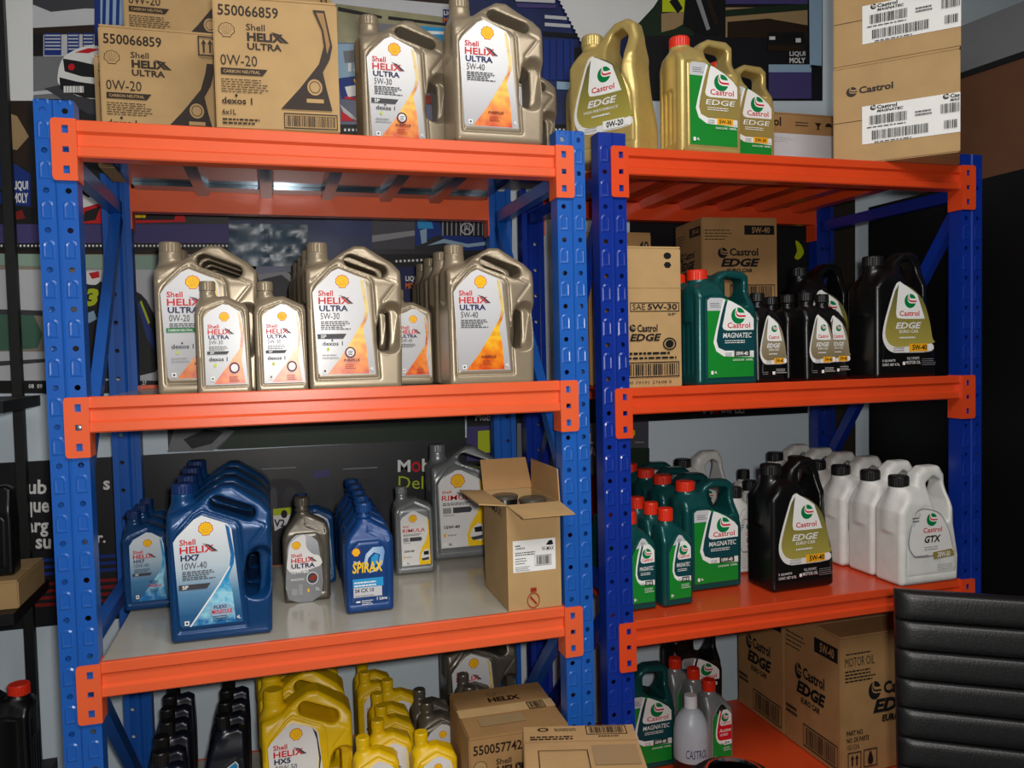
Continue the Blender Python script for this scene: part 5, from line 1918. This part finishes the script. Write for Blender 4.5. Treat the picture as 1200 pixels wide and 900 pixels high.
def art_strip(a):
    a.poly([(196, 530), (205, 500), (250, 498), (275, 505), (250, 528)], 'p_asphalt')
    a.poly([(215, 515), (240, 503), (262, 506), (248, 520), (225, 526)], 'p_black')
    a.poly([(255, 527), (275, 505), (545, 494), (545, 514)], 'p_darkgreen')


wall_sheet('field_poster', [to_px(q2, zu, WY), to_px(q3, zu, WY), to_px(q3, zg, WY), to_px(q2, zg, WY)], WY, 'banner_black', 'dark poster strip with a green field just above the black banner', art_strip)


def art_small(a):
    a.poly([(547, 500), (600, 498), (600, 540), (547, 540)], 'p_purple')
    a.poly([(560, 505), (576, 504), (576, 530), (560, 531)], 'p_lime')
    a.text('Mob', 557, 493, 575, 484.5, 'p_white', 0.03)


wall_sheet('small_poster', R4p(547, 462, 606, 548), WY - .002, 'banner_black', 'small dark poster with lime block beside the back post', art_small)


def art_grey(a):
    a.poly(R4p(606, 462, 738, 496), 'p_black')
    a.text('CL', 646, 520, 662, 508, 'p_white', 0.03); a.text('AI', 649, 534, 662, 523, 'p_white', 0.03); a.text('L', 690, 520, 696, 508, 'p_white', 0.03); a.text('A', 690, 534, 698, 523, 'p_white', 0.03)
    a.poly(R4p(606, 556, 738, 640), 'p_darkred')


wall_sheet('grey_poster', R4p(606, 462, 738, 640), WY - .001, 'p_asphalt', 'grey poster with white capitals seen between both racks', art_grey)


def art_band(a):
    a.text('M', 824, 485, 835, 474, 'p_white', 0.03); a.disc(839.5, 480.5, 4, 4.6, 'p_red', 14); a.text('bil', 845, 484, 857, 473, 'p_white', 0.03)
    a.frame(861, 484, 872, 472, 1.4, -1.4, 'p_white'); a.text('1', 865, 482, 868, 474, 'p_white', 0.02)


zq = ony(850, 489, WY)[2]; zq2 = ony(850, 430, WY)[2]; xq0, xq1 = ony(738, 480, WY)[0], ony(946, 480, WY)[0]
wall_sheet('black_band', [to_px(xq0, zq2, WY - .003), to_px(xq1, zq2, WY - .003), to_px(xq1, zq, WY - .003), to_px(xq0, zq, WY - .003)], WY - .003, 'banner_black', 'black strip with white lettering above the white jugs', art_band, 'banner')


def art_shield(a):
    a.poly(R4p(738, 525, 761, 580), 'p_darkgreen')
    a.poly([(737, 504), (744, 504), (744, 509), (740.5, 514), (737, 509)], 'p_yellow')
    a.poly([(739, 506), (742, 505), (742, 509), (740, 511)], 'p_black')
    a.lines(744, 519, 757, 516, 1, 'p_grey', 0.5, 3)


wall_sheet('shield_poster', R4p(738, 490, 760, 580), WY, 'p_faintlight', 'dim poster with a yellow shield left of the white wall', art_shield)
wall_sheet('dark_poster', R4p(738, 200, 948, 430), WY, 'banner_black', 'dark poster with a lime streak behind the second shelf of the right rack',
           lambda a: (a.poly(smooth_loop([(932, 282), (938, 286), (942, 296), (936, 304), (931, 302), (934, 294)], 3), 'p_lime'), a.poly(R4p(933, 314, 938, 319), 'p_grey')))
wall_sheet('brown_panel', [(962, 180), (1002, 180), (1003, 700), (962, 700)], WY, 'banner_brown', 'dark brown upright strip beside the pale strip of wall', None, 'panel')


# upper row of posters
def art_olive(a):
    a.poly([(390, -40), (535, -40), (535, 6), (390, 4)], 'p_brown')
    a.poly([(390, 4), (440, 10), (535, 22), (535, 6), (470, 0), (390, -4)], 'p_silver')
    a.poly([(396, 8), (448, 19), (447, 22), (396, 13)], 'p_black'); a.poly([(455, 19), (535, 29), (535, 32), (455, 23)], 'p_black')
    a.poly([(430, 26), (520, 34), (520, 40), (430, 36)], 'p_asphalt')
    a.poly([(484, 30), (540, 34), (540, 50), (486, 46)], 'p_cyan'); a.poly([(490, 36), (540, 38), (540, 41), (492, 40)], 'p_white')
    a.poly([(519, 11), (531, 12), (531, 29), (519, 28)], 'p_blue'); a.text('LIQ', 520, 19, 530, 13, 'p_white', 0.03); a.text('MO', 520, 27, 530, 21, 'p_orange', 0.03)


wall_sheet('olive_banner', [(390, -40), (545, -40), (545, 52), (392, 50)], WY - .006, 'paper_olive', 'crumpled olive and grey banner above the champagne jugs', art_olive, 'banner')


def art_15(a):
    a.poly([(396, 50), (430, 50), (440, 88), (396, 92)], 'p_skyblue')
    a.poly([(402, 60), (426, 58), (428, 72), (404, 74)], 'p_asphalt')
    a.text('15', 408, 84, 423, 74, 'p_white', 0.05)
    a.poly([(396, 92), (440, 86), (446, 112), (400, 116)], 'p_blue')
    a.poly([(404, 102), (426, 98), (428, 110), (408, 114)], 'p_white'); a.poly([(414, 93), (427, 91), (427, 97), (416, 98)], 'p_yellow')
    a.poly([(404, 113), (430, 116), (430, 119), (404, 116)], 'p_red')
    a.poly([(398, 122), (412, 134), (420, 142), (404, 136)], 'p_silver'); a.poly([(400, 130), (416, 142), (400, 142)], 'p_red')
    a.poly(R4p(396, 146, 720, 158), 'p_black'); ticks(a, 402, 151, 700, 151, 64, 3.0)
    a.poly([(488, 112), (520, 112), (520, 122), (490, 122)], 'p_brownred')
    a.poly([(600, -30), (650, -30), (650, 4), (604, 2)], 'p_silver'); a.poly([(604, 4), (652, 6), (650, 10), (606, 9)], 'p_purple')
    a.poly([(638, 18), (664, 20), (664, 24), (638, 22)], 'p_silver'); a.poly([(638, 27), (668, 29), (668, 33), (638, 31)], 'p_silver')
    a.poly([(636, 37), (684, 41), (684, 46), (636, 42)], 'p_black')
    a.poly(R4p(636, 47, 672, 94), 'p_blue')
    a.layer += 1
    for k in range(4):
        a.poly(R4p(643 + 8 * k, 48, 644.6 + 8 * k, 93), 'p_navy', a.layer)
    a.poly(R4p(672, 56, 720, 146), 'p_black')
    a.poly([(652, 96), (670, 97), (670, 106), (652, 105)], 'p_skyblue')


wall_sheet('rally_poster', R4p(396, -40, 735, 160), WY, 'photo_navy', 'blue poster of a rally car behind the champagne jugs', art_15)
# torn white sheet with a toothed edge, hanging at an angle
P3 = [ony(x, y, WY - .012) for x, y in [(652, -8), (692, 68), (742, 34), (766, 8), (790, -30), (655, -40)]]
edge = []
for i in range(16):
    s0 = P3[0] + (P3[1] - P3[0]) * (i / 16)
    s1 = P3[0] + (P3[1] - P3[0]) * ((i + .5) / 16)
    edge += [(s0[0], s0[2]), (s1[0] - .006, s1[2] - .003)]
b = MB(); b.prism(edge + [(p[0], p[2]) for p in P3[1:]], 'y', WY - .013, WY - .012)
tag(b.build('torn_sheet', M['paper_white']), 'large white sheet with a toothed edge hanging above the gold jug', 'paper')


def art_cross(a):
    a.poly(R4p(735, -40, 812, 42), 'p_darkgreen')
    a.poly([(775, 16), (812, 12), (812, 22), (790, 34), (775, 38)], 'p_tan')
    a.poly(R4p(776, -40, 803, 14), 'p_lime'); a.poly([(784, 2), (792, -4), (800, 10), (794, 16)], 'p_black')
    a.poly([(800, 30), (806, -40), (850, -40), (852, 40), (826, 42)], 'p_black')
    a.poly([(812, -10), (818, -10), (832, 34), (828, 36)], 'p_grey'); a.poly([(824, -10), (828, -10), (842, 26), (838, 30)], 'p_brown')
    a.poly(R4p(850, 9, 946, 44), 'p_tan'); a.poly([(850, 12), (946, 4), (946, 12), (850, 20)], 'p_darkgreen'); a.poly(R4p(850, -40, 946, 5), 'p_purple')
    a.poly([(852, 26), (900, 22), (946, 30), (946, 44), (852, 44)], 'p_brown')
    a.poly(R4p(899, 38, 942, 53), 'p_black'); a.lines(901, 47, 908, 42, 1, 'p_white', .8, 2); a.lines(932, 50, 938, 44, 1, 'p_white', .8, 2)
    a.poly(R4p(899, 53, 942, 60), 'p_brown')
    a.text('LIQUI', 924.5, 67, 943, 60.5, 'p_silver', 0.03); a.text('MOLY', 924.5, 74.5, 943, 68, 'p_pale', 0.03)
    a.poly(R4p(900, 76, 950, 85), 'p_skyblue'); a.poly(R4p(900, 85, 950, 116), 'p_purple')
    a.poly([(947, -40), (963, -40), (962, 78), (948, 76)], 'p_skyblue')
    ticks(a, 948, 77, 962, 77, 6, 2.5, 'p_black')


wall_sheet('motocross_poster', R4p(735, -40, 964, 118), WY - .001, 'banner_black', 'motocross photo poster with a badge above the red-capped jugs', art_cross)

# ------------------------------------------------------------------ far right: dark cabinet, brown carton and grey lid on it
ca = ony(1160, 215, .10)
cabx = 2.62
t = empty('dark_cabinet', (cabx, .265, 0)); tag(t, 'tall black cabinet at the right edge beside the rack', 'cabinet')
ctop = 1.985
b = MB(); b.box(0, 1.3, -.22, .50, .06, ctop); b.build('body', M['black_metal'], t)
b = MB(); b.box(.02, 1.28, -.20, .48, 0, .0599); b.build('plinth', M['black_metal'], t)
for k in range(2):
    b = MB(); b.box(.012 + .645 * k, .640 + .645 * k, -.236, -.2205, .08, ctop - .02); d_ = b.build('door', M['black_metal'], t)
    b = MB(); b.box(.58 + .09 * k, .595 + .09 * k, -.256, -.2365, .9, 1.05); b.build('handle', M['dark_pewter'], d_)
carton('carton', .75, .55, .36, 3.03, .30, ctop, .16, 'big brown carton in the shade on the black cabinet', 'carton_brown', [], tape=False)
t = empty('grey_tray', (3.07, .33, ctop + .3606), .16)
tag(t, 'grey flat lid lying on the big brown carton', 'lid')
b = MB(); b.box(-.42, .42, -.31, .31, .0, .020); b.build('rim', M['black_metal'], t)
b = MB(); b.prism([(-.40, .0205), (.40, .0205), (.34, .20), (-.36, .20)], 'y', -.30, .30); b.build('panel', M['p_asphalt'], t)

# ------------------------------------------------------------------ far left: black display stand with its goods
SX, SY = -.340, .42
t = empty('black_stand', (SX, SY, 0)); tag(t, 'black steel display stand at the left edge', 'display stand')
for (xx, yy) in ((0, 0), (-.60, 0), (0, .36), (-.60, .36)):
    b = MB(); b.box(xx - .013, xx + .013, yy - .013, yy + .013, 0, 2.5); b.build('upright', M['black_metal'], t)
SH = [.285, .82, 1.36]
for z in SH:
    b = MB(); b.box(-.58, .06, .016, .344, z - .03, z); b.build('shelf', M['black_metal'], t)
b = MB(); b.bar((-.30, .36, 2.2), (-.017, .36, 1.95), .010, .010); b.build('stay', M['black_metal'], t)
carton('carton', .20, .16, .055, SX - .105, SY + .11, SH[2] + .0006, 0, 'flat carton on the upper shelf of the black stand', 'carton', [], tape=False)
carton('carton', .26, .24, .075, SX - .068, SY + .175, SH[1] + .0006, 0, 'flat carton under a dark bottle on the black stand', 'carton', [], tape=False)
bottle('oil_bottle', 'moto1', 'black_plastic', 'black_cap', None, SX - .012, SY + .135, SH[1] + .0766, 0, 'black bottle standing on the flat carton of the stand', 'oil bottle')
bottle('oil_jug', 'cast4', 'black_plastic', 'red_cap', None, SX - .030, SY + .135, SH[0] + .0006, math.pi, 'black jug with orange cap on the low shelf of the stand', 'oil jug')

# ------------------------------------------------------------------ black office chair
t = empty('office_chair', (1.852, -.583, 0), -.60)
tag(t, 'black leather office chair with channelled back, lower right', 'chair')
cw = .50
zt0, zb0 = .925, .50
nroll = 7
pt = (zt0 - zb0) / nroll


def roll_mesh(w, h, d, rc=.03):
    """one padded channel: flat slab with a softly domed face"""
    b = MB()
    nx, nz = 16, 10
    vs, fs = [], []
    for sgn in (-1, 1):
        for i in range(nx + 1):
            u = -1 + 2 * i / nx
            u = math.copysign(abs(u) ** .5, u)
            for j in range(nz + 1):
                v = -1 + 2 * j / nz
                v = math.copysign(abs(v) ** .6, v)
                dome = max(0.0, (1 - abs(u) ** 14)) ** .5 * max(0.0, (1 - abs(v) ** 5)) ** .5
                vs.append((u * w / 2, sgn * d / 2 * (.45 + .55 * dome), v * h / 2))
    N = (nx + 1) * (nz + 1)
    q = lambda i, j: i * (nz + 1) + j
    for i in range(nx):
        for j in range(nz):
            fs.append((q(i, j), q(i + 1, j), q(i + 1, j + 1), q(i, j + 1)))
            fs.append((N + q(i, j), N + q(i, j + 1), N + q(i + 1, j + 1), N + q(i + 1, j)))
    for i in range(nx):
        fs.append((q(i, 0), N + q(i, 0), N + q(i + 1, 0), q(i + 1, 0))); fs.append((q(i, nz), q(i + 1, nz), N + q(i + 1, nz), N + q(i, nz)))
    for j in range(nz):
        fs.append((q(0, j), q(0, j + 1), N + q(0, j + 1), N + q(0, j))); fs.append((q(nx, j), N + q(nx, j), N + q(nx, j + 1), q(nx, j + 1)))
    b.add(vs, fs)
    me = b.mesh('roll', [M['leather']])
    me.shade_smooth()
    return me


rm = roll_mesh(cw, pt, .058)
tilt = .10
for i in range(nroll):
    z = zt0 - pt * (i + .5)
    o = link('back_roll', rm, t); o.location = (0, -tilt * (zt0 - z), z); o.rotation_euler = (-tilt, 0, 0)
for i in range(6):
    o = link('seat_roll', rm, t); o.location = (0, -.09 - .061 * (i + .5), .460); o.rotation_euler = (math.pi / 2, 0, 0)
b = MB(); b.box(-.20, .20, -.42, -.06, .400, .428); b.build('seat_pan', M['black_metal'], t)
b = MB(); b.bar((0, -.075, .405), (0, .005, .62), .10, .014, up=(0, 1, 0)); b.build('back_bracket', M['black_metal'], t)
b = MB(); b.lathe([(.030, .10), (.030, .25), (.020, .25), (.020, .399)], 18, 0, -.24); b.build('gas_lift', M['chrome'], t, True)
for k in range(5):
    a_ = 2 * math.pi * k / 5
    b = MB(); b.bar((0, -.24, .085), (.27 * math.cos(a_), -.24 + .27 * math.sin(a_), .062), .040, .028); l_ = b.build('base_leg', M['black_metal'], t)
    b = MB(); b.lathe([(.020, 0), (.026, .006), (.026, .042), (.020, .048)], 14, .27 * math.cos(a_), -.24 + .27 * math.sin(a_)); b.build('caster', M['black_plastic'], l_, True)

# ------------------------------------------------------------------ stool with a chrome ring at the lower edge
t = empty('round_stool', (1.315, -.335, 0.0)); tag(t, 'round black stool top with a chrome ring at the lower edge', 'stool')
b = MB(); b.lathe([(.085, .455), (.102, .465), (.106, .482), (.102, .500), (.085, .514), (.070, .518)], 36); b.build('seat', M['leather'], t, True)
b = MB(); b.lathe([(.066, .5182), (.066, .523), (.062, .526), (.057, .526), (.055, .5182)], 40); b.build('ring', M['chrome'], t, True)
b = MB(); b.lathe([(.022, .02), (.022, .454)], 16); b.build('pole', M['chrome'], t, True)
b = MB(); b.lathe([(.10, 0), (.10, .008), (.03, .022)], 32); b.build('base', M['black_metal'], t, True)
